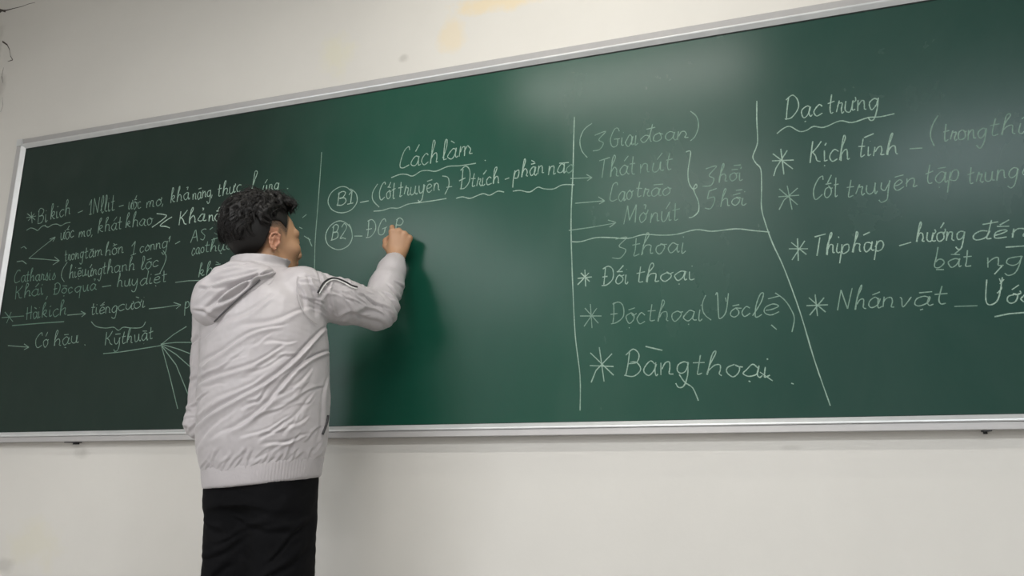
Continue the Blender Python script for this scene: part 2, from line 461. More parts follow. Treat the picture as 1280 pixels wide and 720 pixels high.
# ------------------------------------------------------------------ handwriting
# letter: (advance, strokes) ; each stroke "x,y x,y ..." in units of x-height; leading '/' = straight polyline
FONT = {
'a': (1.0, ['.82,.85 .5,1 .15,.7 .1,.3 .4,0 .75,.3 .85,.9', '.85,.95 .82,.3 .95,0 1.1,.12']),
'b': (.95, ['.15,2 .15,1 .15,.1 .5,0 .8,.35 .7,.85 .35,.9 .17,.55']),
'c': (.85, ['.8,.82 .5,1 .15,.7 .12,.3 .4,0 .85,.18']),
'd': (1.05, ['.82,.85 .5,1 .15,.7 .1,.3 .4,0 .75,.3 .88,1', '.9,2 .87,.8 .9,.1 1.1,.08']),
'D': (1.05, ['.82,.85 .5,1 .15,.7 .1,.3 .4,0 .75,.3 .88,1', '.9,2 .87,.8 .9,.1 1.1,.08', '/.5,1.6 1.25,1.68']),
'e': (.85, ['.12,.45 .5,.5 .78,.75 .5,1 .15,.7 .15,.25 .45,0 .9,.2']),
'g': (.9, ['.8,.85 .5,1 .15,.7 .12,.3 .4,.02 .75,.3 .85,.9', '.85,.95 .83,0 .7,-.8 .35,-1 .1,-.7']),
'h': (1.0, ['.15,0 .2,1 .45,1.8 .35,2.05 .2,1.6 .15,0', '.17,.4 .4,.9 .7,.9 .78,.5 .8,.1 1.0,.05']),
'i': (.45, ['.12,1 .12,.2 .25,0 .45,.15', '/.15,1.45 .18,1.52']),
'j': (.45, ['.12,1 .12,.2 .25,0 .45,.15']),
'k': (.95, ['.15,0 .2,1 .45,1.8 .35,2.05 .2,1.6 .15,0', '.17,.4 .4,.95 .7,.9 .6,.55 .2,.5', '.3,.5 .6,.1 .9,.05']),
'l': (.55, ['.1,.2 .4,1.2 .45,1.9 .25,1.95 .18,1.2 .2,.2 .4,0 .6,.15']),
'm': (1.5, ['.12,1 .15,0', '.15,.4 .35,.9 .6,.9 .65,.5 .66,0', '.66,.4 .85,.9 1.12,.9 1.18,.5 1.2,.1 1.45,.08']),
'n': (1.0, ['.12,1 .15,0', '.15,.4 .35,.9 .65,.92 .75,.5 .76,.1 .98,.08']),
'o': (.9, ['.5,1 .15,.75 .12,.3 .42,0 .78,.3 .78,.75 .5,1 .7,.85 .95,.9']),
'p': (1.0, ['.12,1 .15,0 .12,-1', '.14,.3 .3,.9 .65,1 .85,.6 .7,.1 .35,0 .15,.25']),
'q': (1.0, ['.82,.85 .5,1 .15,.7 .1,.3 .4,0 .75,.3 .85,.9', '.85,1 .85,0 .85,-1']),
'r': (.7, ['.1,.1 .25,1.1 .3,.9 .6,.85 .5,.3 .65,0 .8,.15']),
's': (.75, ['.1,.1 .45,1.1 .5,.8 .7,.4 .5,0 .15,.1']),
't': (.7, ['.3,1.7 .28,.6 .35,.05 .65,.12', '/.02,1.05 .65,1.12']),
'u': (1.0, ['.12,1 .12,.3 .35,0 .65,.2 .75,1', '.76,1 .78,.2 .95,.02 1.05,.15']),
'v': (.85, ['.1,.95 .25,.9 .4,.05 .75,.95']),
'x': (.85, ['/.1,1 .75,0', '/.75,1 .1,0']),
'y': (.95, ['.12,1 .15,.35 .4,.05 .7,.35 .78,1', '.78,1 .78,0 .65,-.85 .3,-1 .15,-.75']),
'A': (1.3, ['/0,0 .55,1.9 .65,1.9 1.15,0', '/.2,.7 1.0,.75']),
'B': (1.2, ['.2,1.8 .2,.9 .2,0', '.05,1.6 .5,1.9 .95,1.6 .75,1.05 .3,1', '.3,1 .9,.95 1.1,.45 .7,0 .1,.02']),
'C': (1.25, ['1.1,1.6 .95,1.9 .5,1.7 .15,1 .2,.3 .55,0 1.15,.3']),
'Z': (1.35, ['.25,1.8 .25,.9 .25,0', '.05,1.75 .6,1.95 1.1,1.5 1.15,.7 .7,.05 .1,.0', '/0,.9 .65,.95']),   # barred D
'W': (1.3, ['.25,1.8 .22,.9 .25,0', '.05,1.7 .5,1.95 1.05,1.6 1.2,.9 .8,.15 .1,.02']),                          # plain D
'G': (1.3, ['1.05,1.6 .85,1.9 .4,1.7 .12,1 .2,.25 .55,0 .95,.2 1.0,.85', '/.6,.85 1.25,.9']),
'H': (1.4, ['/.2,1.9 .2,0', '/1.05,1.9 1.05,0', '/0,.95 1.3,1.0']),
'K': (1.2, ['/.2,1.9 .2,0', '1.05,1.85 .6,1.3 .25,.95', '.3,1 .6,.7 .8,.2 1.15,.0']),
'M': (1.6, ['/.1,0 .35,1.8 .75,.35 1.2,1.8 1.4,0']),
'N': (1.3, ['/.15,0 .2,1.8 .9,.05 1.1,1.85']),
'P': (1.1, ['.2,1.8 .2,.9 .2,0', '.1,1.7 .5,1.9 .95,1.5 .7,.95 .25,.9']),
'S': (1.0, ['.95,1.7 .55,1.9 .2,1.55 .5,1.05 .85,.6 .6,.05 .1,.15']),
'T': (1.2, ['/.0,1.75 1.15,1.85', '/.55,1.8 .5,0']),
'V': (1.15, ['.05,1.7 .2,1.8 .35,.4 .55,0 .9,.6 1.0,1.9']),
'U': (1.2, ['.1,1.7 .15,.4 .5,0 .9,.4 1.0,1.8']),
'1': (.7, ['/.1,1.2 .45,1.8 .4,0', '/.15,0 .7,.05']),
'2': (1.0, ['.1,1.5 .45,1.9 .8,1.5 .5,.7 .1,.05 .4,.1 .95,.0']),
'3': (.95, ['.1,1.75 .8,1.8 .4,1.15 .85,.7 .6,.05 .1,.15']),
'5': (1.0, ['/.2,1.8 .15,1.05', '.15,1.1 .6,1.15 .85,.6 .5,0 .1,.1', '/.2,1.8 .85,1.85']),
'(': (.6, ['.5,2.2 .15,1.4 .12,.5 .5,-.4']),
')': (.6, ['.1,2.2 .45,1.4 .42,.5 .05,-.4']),
',': (.4, ['/.2,.15 .08,-.35']),
'.': (.4, ['/.15,.05 .25,.0']),
'-': (.9, ['/.05,.5 .8,.55']),
'*': (1.2, ['/.1,.2 1.0,1.3', '/.1,1.3 1.05,.2', '/0,.75 1.15,.75', '/.55,1.5 .55,0']),
'>': (.9, ['/.1,1.1 .8,.6 .1,.2']),
'Y': (.55, ['.1,1.2 .3,1.5 .3,1.1 .15,.8']),     # raised apostrophe
' ': (.6, []),
}
# marks typed after a letter: over or under it
MARKS = {
'^': ['/-.3,1.3 .35,1.33'], '~': ['/-.3,1.45 .4,1.5'], "'": ['/-.1,1.35 .3,1.85'], '`': ['/-.3,1.75 .15,1.45'],
'?': ['-.05,1.75 .2,1.7 .1,1.4'], '_': ['/-.05,-.35 .05,-.45'], '+': ['.3,.8 .5,1.05 .42,1.25'], '"': ['/-.3,1.7 .35,1.75'],
'=': ['/-.4,1.7 .4,1.75'],
}

NOTES = [
  (0.4, [('Bi_',-1817,860,-1762,865,-5.7,30.2),('kich',-1750,871,-1642,884,-5.5,30.1),('-',-1606,870,-1574,877,-4.7,27.9),('1Nllit',-1548,871,-1414,877,-5.4,33.0),('-',-1394,875,-1367,878,-4.1,27.4),("u+o^'c",-1346,873,-1283,873,-4.0,27.2),('mo+,',-1259,870,-1171,874,-3.5,25.3)], [[(-1868.5,879.5),(-1839,908)],[(-1879.5,912),(-1829,879)],[(-1880.5,894.5),(-1828,896)],[(-1858,917),(-1844,866.5)],[(-1869.5,837.5),(-1849,846),(-1826,840),(-1807,831.5),(-1792,844),(-1776,849),(-1753,840),(-1733,848.5),(-1707.5,849),(-1684.5,840),(-1660.5,848),(-1635.5,849)]]),
  (0.6, [('kha?',-1144,878,-1054,884,-3.4,26.7),('na~ng,',-1039,879,-943,885,-2.9,24.8),('thu+_c',-924,879,-817,890,-2.8,26.1),('l',-775,888,-750,891,-3.0,32.2),("u'ng",-721,878,-652,880,-2.0,22.4),('.',-621,876,-604,877,-1.5,19.0)], []),
  (0.4, [("u+o^'c",-1678,778,-1607,782,-4.9,27.7),('mo+,',-1582,779,-1509,782,-4.0,24.0),("kha't",-1486,790,-1366,795,-4.3,27.2),('khao',-1351,797,-1218,797,-3.9,26.9)], []),
  (0.8, [('Kha?',-1094,781,-969,788,-3.4,27.8),("na^'ng",-954,783,-847,788,-2.7,24.2)], [[(-1201,841),(-1169,834.5),(-1153,826),(-1181,806),(-1216.5,787)],[(-1125.5,820),(-1154,807),(-1178.5,789.5),(-1151.5,784),(-1131,775.5)]]),
  (0.4, [('trong',-1640,684,-1543,692,-4.1,23.8),('ta^m',-1538,688,-1446,694,-3.9,23.5),('ho^`n',-1434,689,-1343,695,-3.9,25.0),('1',-1310,682,-1280,686,-3.8,26.3),('con',-1265,688,-1189,694,-3.2,22.9),('ngY',-1189,694,-1118,700,-3.0,22.8),('-',-1099,695,-1073,703,-2.8,22.5)], [[(-1832.5,713.5),(-1779,749.5),(-1710,791)],[(-1734.5,786.5),(-1706,794),(-1715.5,774.5)],[(-1832.5,713.5),(-1749,703),(-1666.5,689.5)],[(-1697.5,675),(-1666.5,689.5),(-1695,708.5)],[(-1885.5,762.5),(-1869,768),(-1853.5,756.5)],[(-1896,705),(-1865.5,706),(-1841,690.5)]]),
  (0.4, [('AS',-1026,708,-957,714,-2.5,20.8),('cao',-1016,657,-959,661,-2.6,22.2),('thu+_o+',-959,661,-834,665,-2.5,22.1)], [[(-931.5,708.5),(-889,717),(-920,735.5)],[(-943,750.5),(-929.5,758.5)]]),
  (0.22, [('Ca',-1895,613,-1831,615,-5.1,25.8),('tharsis',-1831,615,-1674,613,-4.6,23.9)], []),
  (0.4, [('(',-1648,608,-1620,612,-4.7,26.8),('hie^_u',-1603,611,-1515,617,-4.0,23.4),("u+'ng",-1509,611,-1438,615,-3.8,23.2),('thanh',-1438,615,-1278,621,-3.9,24.7),('lo^_c',-1251,619,-1165,625,-3.4,24.2),(')',-1159,612,-1130,616,-4.0,30.4)], []),
  (0.22, [("Kha'i",-1882,545,-1726,554,-5.1,25.5),(',',-1711,540,-1694,542,-4.3,23.4),('Zo^_c',-1675,551,-1576,550,-3.9,21.6),('qua?',-1564,549,-1456,555,-3.9,23.1)], []),
  (0.4, [('-',-1432,550,-1377,552,-4.1,26.0),('huy',-1358,557,-1254,559,-3.6,24.2),('die^_t',-1246,555,-1119,562,-3.4,24.0)], [[(-1077.5,555.5),(-1019,557.5),(-921.5,553)]]),
  (0.22, [('Ha`i',-1800,454,-1725,459,-4.8,24.9),('kich',-1721,459,-1590,464,-4.9,26.4)], [[(-1932,471.5),(-1811.5,471)],[(-1900.5,446.5),(-1884,492)],[(-1919,494),(-1867,451)],[(-1868,435),(-1720.5,436),(-1597,435.5)]]),
  (0.4, [("tie^'ng",-1468,456,-1339,458,-3.6,22.5),('cu+o+`i',-1336,461,-1207,468,-3.6,23.8)], [[(-1585,460.5),(-1497,461.5)],[(-1518.5,472.5),(-1493,461),(-1511,449.5)],[(-1459.5,427.5),(-1432.5,407),(-1384.5,398),(-1346,399),(-1321,385.5),(-1299.5,396.5),(-1257,391),(-1212,391.5),(-1196,412)],[(-1187.5,461),(-1117.5,462.5),(-1048.5,467.5)],[(-1075,478),(-1041,467),(-1061,453)]]),
  (0.4, [('ph',-1024,451,-971,453,-3.0,24.5),('kho^`',-977,569,-878,577,-2.7,23.3)], []),
  (0.4, [("Co'",-1731,337,-1662,340,-5.2,27.5),('ha^_u',-1637,339,-1510,348,-4.9,27.2),('.',-1484,335,-1461,337,-4.2,25.2)], [[(-1960.5,357.5),(-1873.5,353.5),(-1765.5,342)],[(-1789,356),(-1761,341.5),(-1784.5,333)]]),
  (0.4, [('Ky~',-1382,330,-1305,332,-3.9,24.9),('thua^_t',-1301,332,-1153,343,-3.7,24.7)], [[(-1380.5,299),(-1300.5,301.5),(-1208,309),(-1113,317)],[(-1113.5,320),(-1060,356),(-1005.5,383)],[(-1114,323),(-1045,325.5),(-955.5,321)],[(-1114,323),(-1035,301),(-950,271)],[(-1113.5,320),(-1039.5,280.5),(-943,212.5)],[(-1113.5,320),(-1035,242),(-947,97.5)],[(-1109,313.5),(-1058.5,202),(-1008,82)]]),
  (0.6, [("Ca'ch",-163,895,-11,905,-1.3,34.9),('la`m',-2,907,116,918,-0.8,32.7)], [[(-189.5,868),(-156,876),(-131,873),(-106.5,864),(-76.5,878),(-49,877.5),(-19,871),(25.5,883),(70,880),(128,881.5)],[(160,889),(163,886)]]),
  (0.6, [('B1',-405,788,-337,789,-1.4,23.4)], [[(-342.5,832),(-366.5,853),(-396,856.5),(-427.5,838.5),(-438.5,806.5),(-420,774),(-383.5,758.5),(-345.5,763.5),(-321.5,790.5),(-326,824),(-350,845)],[(-308.5,789),(-274,791.5)]]),
  (0.6, [("Co^'t",-236,790,-171,789,-1.4,29.6),('truye^n',-162,794,-2,799,-1.1,27.7)], [[(-242,850.5),(-259.5,822.5),(-258,792.5),(-231.5,763)],[(5.5,850.5),(26.5,842),(30,812.5),(16,782.5)],[(21.5,807.5),(42,808)],[(-253,750.5),(-218.5,750),(-188,755.5),(-157,752),(-121,762.5),(-76,763.5),(-31,764.5),(22,767)]]),
  (0.6, [('Z',66,794,109,797,-0.6,33.4),("tri'ch",109,797,212,800,-0.4,25.3),('-',229,798,248,801,-0.1,21.8)], [[(57.5,763.5),(80.5,766.5),(107,758),(129.5,763.5),(155.5,769.5),(178,761),(206.5,772),(229,766.5)]]),
  (0.6, [('pha^`n',259,808,367,817,-0.0,26.5),('na',378,808,437,809,0.3,27.6)], [[(259.5,766),(284.5,766),(317.5,756.5),(345,770),(366.5,762),(399,758),(428.5,768.5),(468,764)],[(419,844.5),(451,843)]]),
  (0.22, [('o',437,806,464,808,0.4,24.4)], []),
  (0.6, [('B2',-419,661,-355,661,-1.5,24.2)], [[(-335,688),(-355.5,714),(-388,729),(-423,714.5),(-440,680.5),(-428,644),(-388,622.5),(-350.5,631),(-333,658.5),(-338.5,694.5),(-349,713)],[(-324,666.5),(-292.5,663.5)]]),
  (0.6, [('Z',-280,659,-239,659,-1.4,27.4),('G',-236,658,-199,661,-1.2,25.7),('P',-172,672,-136,672,-0.8,19.1)], []),
  (0.4, [], [[(-477.5,1002.5),(-478,909),(-479.5,786.5),(-481.5,666.5),(-477.5,563),(-471.5,432.5)],[(-540.5,756.5),(-524.5,767)],[(-551,721.5),(-537.5,714)],[(-528.5,686),(-501,668.5)],[(-511.5,678.5),(-493,644)]]),
  (0.6, [], [[(472.5,1001),(468,905),(463.5,794.5),(456.5,686.5),(454.5,579.5),(457,423),(462,270.5),(474.5,147),(472.5,43.5)]]),
  (0.4, [('3',526,869,570,875,0.7,29.0),('Giai',584,878,676,874,0.8,28.8),('Doan',681,879,833,874,0.9,25.5)], [[(531,969.5),(504,951),(489.5,916),(494.5,879.5),(512.5,852)],[(845,964.5),(863,942.5),(866.5,909.5),(855,879),(839.5,865)]]),
  (0.4, [("Tha't",545,776,665,778,0.7,29.9),("nu't",675,777,779,777,1.0,28.0)], [[(455.5,787),(526.5,781.5)],[(508.5,794.5),(526.5,781.5),(510.5,772.5)]]),
  (0.4, [('Cao',578,694,652,694,0.8,27.9),('trao',660,699,770,694,0.9,24.7)], [[(469.5,701),(563,699)],[(545.5,714),(565.5,698.5),(547.5,690)],[(720.5,734),(750,733)]]),
  (0.4, [('Mo+?',619,616,694,617,0.9,27.3),("nu't",703,613,791,612,1.1,27.0)], [[(447,612),(522.5,615.5),(594,621.5)],[(574,634),(599,623.5),(578.5,610)]]),
  (0.6, [], [[(823.5,830),(838,830.5),(834,802),(827,763.5),(828,729.5),(838.5,707),(851,711),(849,721.5),(841,704.5),(853,664),(851.5,633.5),(834,617.5),(822,616.5)]]),
  (0.4, [('3',863,707,906,712,1.5,28.4),('ho^i',913,719,985,718,1.4,24.0)], [[(963,767.5),(984,767)]]),
  (0.4, [('5',868,637,904,641,1.5,26.6),('ho^i',913,642,989,639,1.4,23.6)], [[(964.5,687.5),(983,688)]]),
  (0.6, [], [[(454.5,574),(485.5,571.5),(534.5,580),(585,575),(635,568),(684.5,576),(733.5,569),(781.5,567),(841.5,576),(888,566.5),(957,567.5),(1002,558),(1050.5,548.5)]]),
  (0.6, [], [[(1044,968.5),(1039.5,905.5),(1037.5,840.5),(1031,815.5),(1020,788.5),(1027.5,767),(1040,745),(1038,686.5),(1033.5,624.5),(1041.5,574),(1057,511.5),(1082,437),(1115,305.5),(1141.5,167.5),(1171.5,41)]]),
  (0.4, [('3',576,506,628,507,0.9,31.2),('thoai',641,513,807,509,1.0,28.1)], []),
  (0.6, [("Zo^'i",546,424,630,425,0.7,26.6),('thoa_i',650,426,826,421,0.9,24.9)], [[(473,452.5),(518.5,454)],[(483.5,469.5),(511,439.5)],[(509,467.5),(472.5,432)],[(496.5,479),(498,425)]]),
  (0.4, [('Zo^_c',570,302,676,298,0.9,31.4),('thoa_i',681,303,845,298,1.1,26.9)], [[(478,332.5),(545.5,328.5)],[(494,356.5),(535,306.5)],[(531.5,354),(490,299)],[(511.5,368),(515,292.5)]]),
  (0.4, [('V',875,299,917,296,2.1,36.7),('o^c',922,301,978,304,1.5,23.4),('le~',980,297,1055,304,1.9,28.4)], [[(858.5,372),(847.5,346),(850.5,317),(870,296.5)],[(1052.5,365.5),(1075,345),(1090,318.5),(1098.5,288),(1089,249.5)],[(1035,273),(1049,258.5)],[(914.5,361),(916,348.5)]]),
  (0.6, [('Bang',606,142,796,140,1.2,35.5),('thoa_i',805,140,1020,123,1.5,29.4)], [[(505,177.5),(578,172)],[(508,216.5),(577.5,145.5)],[(574.5,211),(524,162),(508.5,126.5)],[(536,232.5),(548,127.5)],[(676,228),(725,214)],[(770.5,141),(785.5,117.5),(807,100.5),(821,63.5)],[(995,139.5),(1027.5,113.5)],[(1076,105.5),(1082,103)]]),
  (0.6, [('Wa_c',1115,895,1224,894,2.5,32.7),('tru+ng',1236,895,1374,892,2.7,30.8)], [[(1093.5,853.5),(1115,868.5),(1133,871),(1156.5,852),(1176.5,852),(1197.5,862),(1225.5,855),(1270.5,869),(1302,859),(1346,868),(1377.5,866),(1416,870)]]),
  (0.6, [('Ki_ch',1173,748,1285,746,2.6,31.6),('tinh',1305,751,1411,745,2.5,27.0)], [[(1073.5,768.5),(1134,763.5)],[(1077.5,791),(1129.5,736)],[(1118.5,796),(1083,744.5),(1074.5,720)],[(1101,803.5),(1103.5,721.5)],[(1329.5,807.5),(1356,816.5)]]),
  (0.4, [('(',1492,770,1512,772,3.2,29.0),('trong',1526,766,1634,765,3.0,26.2),("thi'",1639,769,1727,766,3.2,25.8)], [[(1443.5,757.5),(1476,755.5)]]),
  (0.4, [("Co^'t",1174,634,1245,636,2.6,30.9),('truye^n',1262,631,1450,643,2.4,26.5),('ta^_p',1468,646,1558,650,3.1,28.4),('trung',1571,634,1695,642,3.0,25.4),('c',1703,644,1729,645,3.0,22.5)], [[(1083,654),(1140.5,652.5)],[(1087,678.5),(1134,623.5)],[(1138,675),(1097.5,642),(1082,614)],[(1110,685.5),(1117.5,610.5)]]),
  (0.6, [('Thi',1162,468,1235,469,2.2,26.0),('phap',1234,467,1350,468,2.2,24.5),('-',1382,465,1419,471,2.4,22.7)], [[(1099.5,493),(1151,488.5)],[(1107.5,511.5),(1145.5,472)],[(1144.5,513),(1105.5,459)],[(1125.5,522),(1122.5,455)],[(1299.5,515),(1316.5,522.5)]]),
  (0.6, [("hu+o+'ng",1428,482,1547,478,2.6,23.9),("De^'n",1562,474,1697,473,2.8,23.4)], [[(1642,449),(1693.5,448.5)]]),
  (0.4, [("ba^'t",1463,408,1555,403,2.6,23.4),('ngo+`',1585,398,1714,397,3.0,24.2)], [[(1470.5,401),(1489.5,399.5)]]),
  (0.4, [('Nha^n',1209,304,1357,304,2.5,27.5),('va^_t',1361,303,1483,304,2.5,24.5)], [[(1133.5,322.5),(1190,321.5)],[(1141.5,345.5),(1182,301)],[(1181.5,342.5),(1139.5,294.5)],[(1159,353.5),(1160,291)],[(1502.5,296.5),(1557,295)]]),
  (0.6, [("U+'",1569,297,1613,298,4.1,33.2),("o+'c",1620,295,1683,298,3.0,23.5)], [[(1592.5,263),(1628,269),(1679,270.5)],[(1616.5,365),(1620,351.5)],[(1627,362),(1616,350)]]),
]

def catmull(pts, n=5):
    if len(pts) < 3: return pts
    P = [pts[0]] + list(pts) + [pts[-1]]
    out = []
    for i in range(1, len(P) - 2):
        p0, p1, p2, p3 = [np.array(p, float) for p in P[i - 1:i + 3]]
        for k in range(n):
            t = k / n
            out.append(tuple(.5 * (2 * p1 + (p2 - p0) * t + (2 * p0 - 5 * p1 + 4 * p2 - p3) * t * t + (3 * p1 - p0 - 3 * p2 + p3) * t ** 3)))
    out.append(tuple(pts[-1]))
    return out

def chalk_ribbon(mb, pts, width):
    if 2 < len(pts) <= 6:            # corners: one ribbon per leg
        for a, b in zip(pts, pts[1:]): chalk_ribbon(mb, [a, b], width)
        return
    """thin raised ribbon of chalk lying on the writing surface; pts in metres (x, z)"""
    P = [np.array(p, float) for p in pts]
    rs = []
    for i, p in enumerate(P):
        t = P[min(i + 1, len(P) - 1)] - P[max(i - 1, 0)]
        l = np.hypot(*t)
        if l < 1e-6: t = np.array([1., 0.]); l = 1
        nrm = np.array([-t[1], t[0]]) / l
        h = width / 2 * random.uniform(.75, 1.15)
        a, b = p + nrm * h, p - nrm * h
        rs.append([(a[0], YS - .0001, a[1]), (p[0], YS - .0007, p[1]), (b[0], YS - .0001, b[1])])
    mb.rings(rs, cap=False, closed=False)

def parse(txt):
    x = 0.; out = []
    last = None; i = 0
    for ch in txt:
        if ch in MARKS and last is not None:
            lx, adv, tall = last
            for s in MARKS[ch]: out.append((s, lx + adv * .5, .9 if tall and ch not in '_+' else 0.))
            continue
        adv, st = FONT[ch]
        for s in st: out.append((s, x, 0.))
        last = (x, adv, ch.isupper())
        x += adv + .1
    return out, x - .1

random.seed(7)
WIDTH = {.22: .0034, .4: .0031, .6: .0034, .8: .0040}
for st, words, lines in NOTES:
    for (txt, xa, za, xb, zb, ux, uz) in words:
        mb = MB()
        strokes, total = parse(txt)
        A = np.array([xa, za]); B = np.array([xb, zb]); U = np.array([ux, uz])
        E = (B - A) / total
        for s, ox, oy in strokes:
            straight = s[0] == '/'
            pts = [tuple(map(float, c.split(','))) for c in s.lstrip('/').split()]
            pts = [(x + random.gauss(0, .035), y * 1.08 + random.gauss(0, .05)) for x, y in pts]
            pts = [(x, y + max(0., y - 1.05) * (.05 if xa < -450 else .16)) for x, y in pts]
            if not straight: pts = catmull(pts)
            pts = [(A + E * (x + ox + .10 * (y + oy)) + U * (y + oy)) / 1000 + np.array([-1., 1.]) for x, y in pts]
            chalk_ribbon(mb, pts, WIDTH[st])
        bl(mb.build('chalk_word', M_chalk[st], board))
    for l in lines:
        mb = MB()
        pts = [(-1 + x / 1000, 1 + z / 1000) for x, z in l]
        if len(pts) > 3: pts = catmull(pts, 4)
        chalk_ribbon(mb, [p for p in pts if p[0] > BX0 + FW + .004], WIDTH[st])
        bl(mb.build('chalk_line', M_chalk[st], board))

# ------------------------------------------------------------------ implicit-surface modelling (own surface nets)
V3 = lambda *a: np.array(a, float)

class Field:
    def __init__(s, X, Y, Z):
        s.X, s.Y, s.Z = [np.asarray(a, np.float32) for a in (X, Y, Z)]
        s.F = np.full((len(X), len(Y), len(Z)), .2, np.float32)
    def region(s, lo, hi):
        sl = []
        for A, l, h in zip((s.X, s.Y, s.Z), lo, hi):
            a = int(np.searchsorted(A, l)); b = int(np.searchsorted(A, h)) + 1
            sl.append(slice(max(a - 1, 0), min(b, len(A))))
        return tuple(sl), s.X[sl[0]][:, None, None], s.Y[sl[1]][None, :, None], s.Z[sl[2]][None, None, :]
    def put(s, fn, lo, hi, k=.01, op='add'):
        pad = k + .02
        sl, x, y, z = s.region(np.array(lo) - pad, np.array(hi) + pad)
        if any(q.stop - q.start < 1 for q in sl): return
        d = fn(x, y, z).astype(np.float32)
        A = s.F[sl]
        if op == 'add':
            h = np.maximum(k - np.abs(A - d), 0) / k
            s.F[sl] = np.minimum(A, d) - h * h * k * .25
        else:
            d = -d
            h = np.maximum(k - np.abs(A - d), 0) / k
            s.F[sl] = np.maximum(A, d) + h * h * k * .25
    def cone(s, a, b, ra, rb, k=.01, op='add'):
        a = np.asarray(a, float); b = np.asarray(b, float)
        ba = b - a; L2 = float(ba @ ba) + 1e-12
        R = max(ra, rb)
        def fn(x, y, z):
            px, py, pz = x - a[0], y - a[1], z - a[2]
            t = np.clip((px * ba[0] + py * ba[1] + pz * ba[2]) / L2, 0, 1)
            return np.sqrt((px - t * ba[0]) ** 2 + (py - t * ba[1]) ** 2 + (pz - t * ba[2]) ** 2) - (ra + (rb - ra) * t)
        s.put(fn, np.minimum(a, b) - R, np.maximum(a, b) + R, k, op)
    def chain(s, pts, rad, k=.01, op='add'):
        for i in range(len(pts) - 1): s.cone(pts[i], pts[i + 1], rad[i], rad[i + 1], k, op)
    def ell(s, c, r, M=None, k=.01, op='add', cut=None):
        """M rows = local axes in world space"""
        c = np.asarray(c, float); M = np.eye(3) if M is None else M
        R = max(r)
        def fn(x, y, z):
            px, py, pz = x - c[0], y - c[1], z - c[2]
            q = [(px * M[i][0] + py * M[i][1] + pz * M[i][2]) for i in range(3)]
            k0 = np.sqrt(sum((q[i] / r[i]) ** 2 for i in range(3)))
            k1 = np.sqrt(sum((q[i] / r[i] ** 2) ** 2 for i in range(3))) + 1e-9
            d = k0 * (k0 - 1) / k1
            if cut is not None: d = np.maximum(d, cut(*q))
            return d
        s.put(fn, c - R, c + R, k, op)
    def stack(s, zs, cx, cy, ra, rb, n=2.3, k=.01, rot=0., tilt=(0, 0), op='add'):
        """horizontal superellipse sections interpolated along z; the ends follow a tilted plane"""
        zs = np.array(zs); z0, z1 = zs[0], zs[-1]
        c, sn = math.cos(rot), math.sin(rot)
        zz = np.linspace(z0, z1, 200)
        def sm(v):
            a = np.interp(zz, zs, v); ker = np.ones(13) / 13
            return np.convolve(np.pad(a, 6, 'edge'), ker, 'valid')
        T = [sm(v) for v in (cx, cy, ra, rb)]
        def fn(x, y, z):
            ze = z - tilt[0] * (x - cx[0]) - tilt[1] * (y - cy[0])
            X0, Y0, A, B = [np.interp(ze, zz, t) for t in T]
            dx, dy = x - X0, y - Y0
            u = np.abs(dx * c + dy * sn) / A; v = np.abs(-dx * sn + dy * c) / B
            r = (u ** n + v ** n) ** (1 / n)
            d = (r - 1) * np.minimum(A, B)
            return np.maximum(np.maximum(d, ze - z1), z0 - ze)
        R = max(max(ra), max(rb)) * 1.1; t = R * (abs(tilt[0]) + abs(tilt[1]))
        s.put(fn, (min(cx) - R, min(cy) - R, z0 - t), (max(cx) + R, max(cy) + R, z1 + t), k, op)
    def mesh(s):
        F = s.F; ins = F < 0
        c = np.zeros(tuple(n - 1 for n in F.shape), np.int8)
        for i in (0, 1):
            for j in (0, 1):
                for k in (0, 1):
                    c += ins[i:F.shape[0] - 1 + i, j:F.shape[1] - 1 + j, k:F.shape[2] - 1 + k]
        I, J, K = np.nonzero((c > 0) & (c < 8))
        idx = np.full(c.shape, -1, np.int32); idx[I, J, K] = np.arange(len(I))
        acc = np.zeros((len(I), 3)); cnt = np.zeros(len(I))
        corners = [(i, j, k) for i in (0, 1) for j in (0, 1) for k in (0, 1)]
        for a in corners:
            for ax in range(3):
                if a[ax]: continue
                b = list(a); b[ax] = 1
                va = F[I + a[0], J + a[1], K + a[2]]; vb = F[I + b[0], J + b[1], K + b[2]]
                m = (va < 0) != (vb < 0)
                t = np.where(m, va / np.where(m, va - vb, 1), 0)
                p = [s.X[I + a[0]], s.Y[J + a[1]], s.Z[K + a[2]]]
                e = [s.X[I + b[0]], s.Y[J + b[1]], s.Z[K + b[2]]]
                for d in range(3): acc[:, d] += np.where(m, p[d] + (e[d] - p[d]) * t, 0)
                cnt += m
        verts = acc / cnt[:, None]
        faces = []
        for ax in range(3):
            sh = [slice(1, n - 1) for n in F.shape]; sh[ax] = slice(0, F.shape[ax] - 1)
            sh2 = list(sh); sh2[ax] = slice(1, F.shape[ax])
            A = ins[tuple(sh)]; B = ins[tuple(sh2)]
            q = np.argwhere(A != B)
            if not len(q): continue
            fl = A[tuple(q.T)]
            off = np.ones(3, int); off[ax] = 0
            q = q + off
            o1, o2 = [(1, 2), (2, 0), (0, 1)][ax]
            def cell(d1, d2):
                r = q.copy(); r[:, o1] -= d1; r[:, o2] -= d2
                return idx[tuple(r.T)]
            quad = np.stack([cell(1, 1), cell(0, 1), cell(0, 0), cell(1, 0)], 1)
            quad[~fl] = quad[~fl][:, ::-1]
            faces.append(quad)
        f = np.concatenate(faces)
        return verts, f[(f >= 0).all(1)]

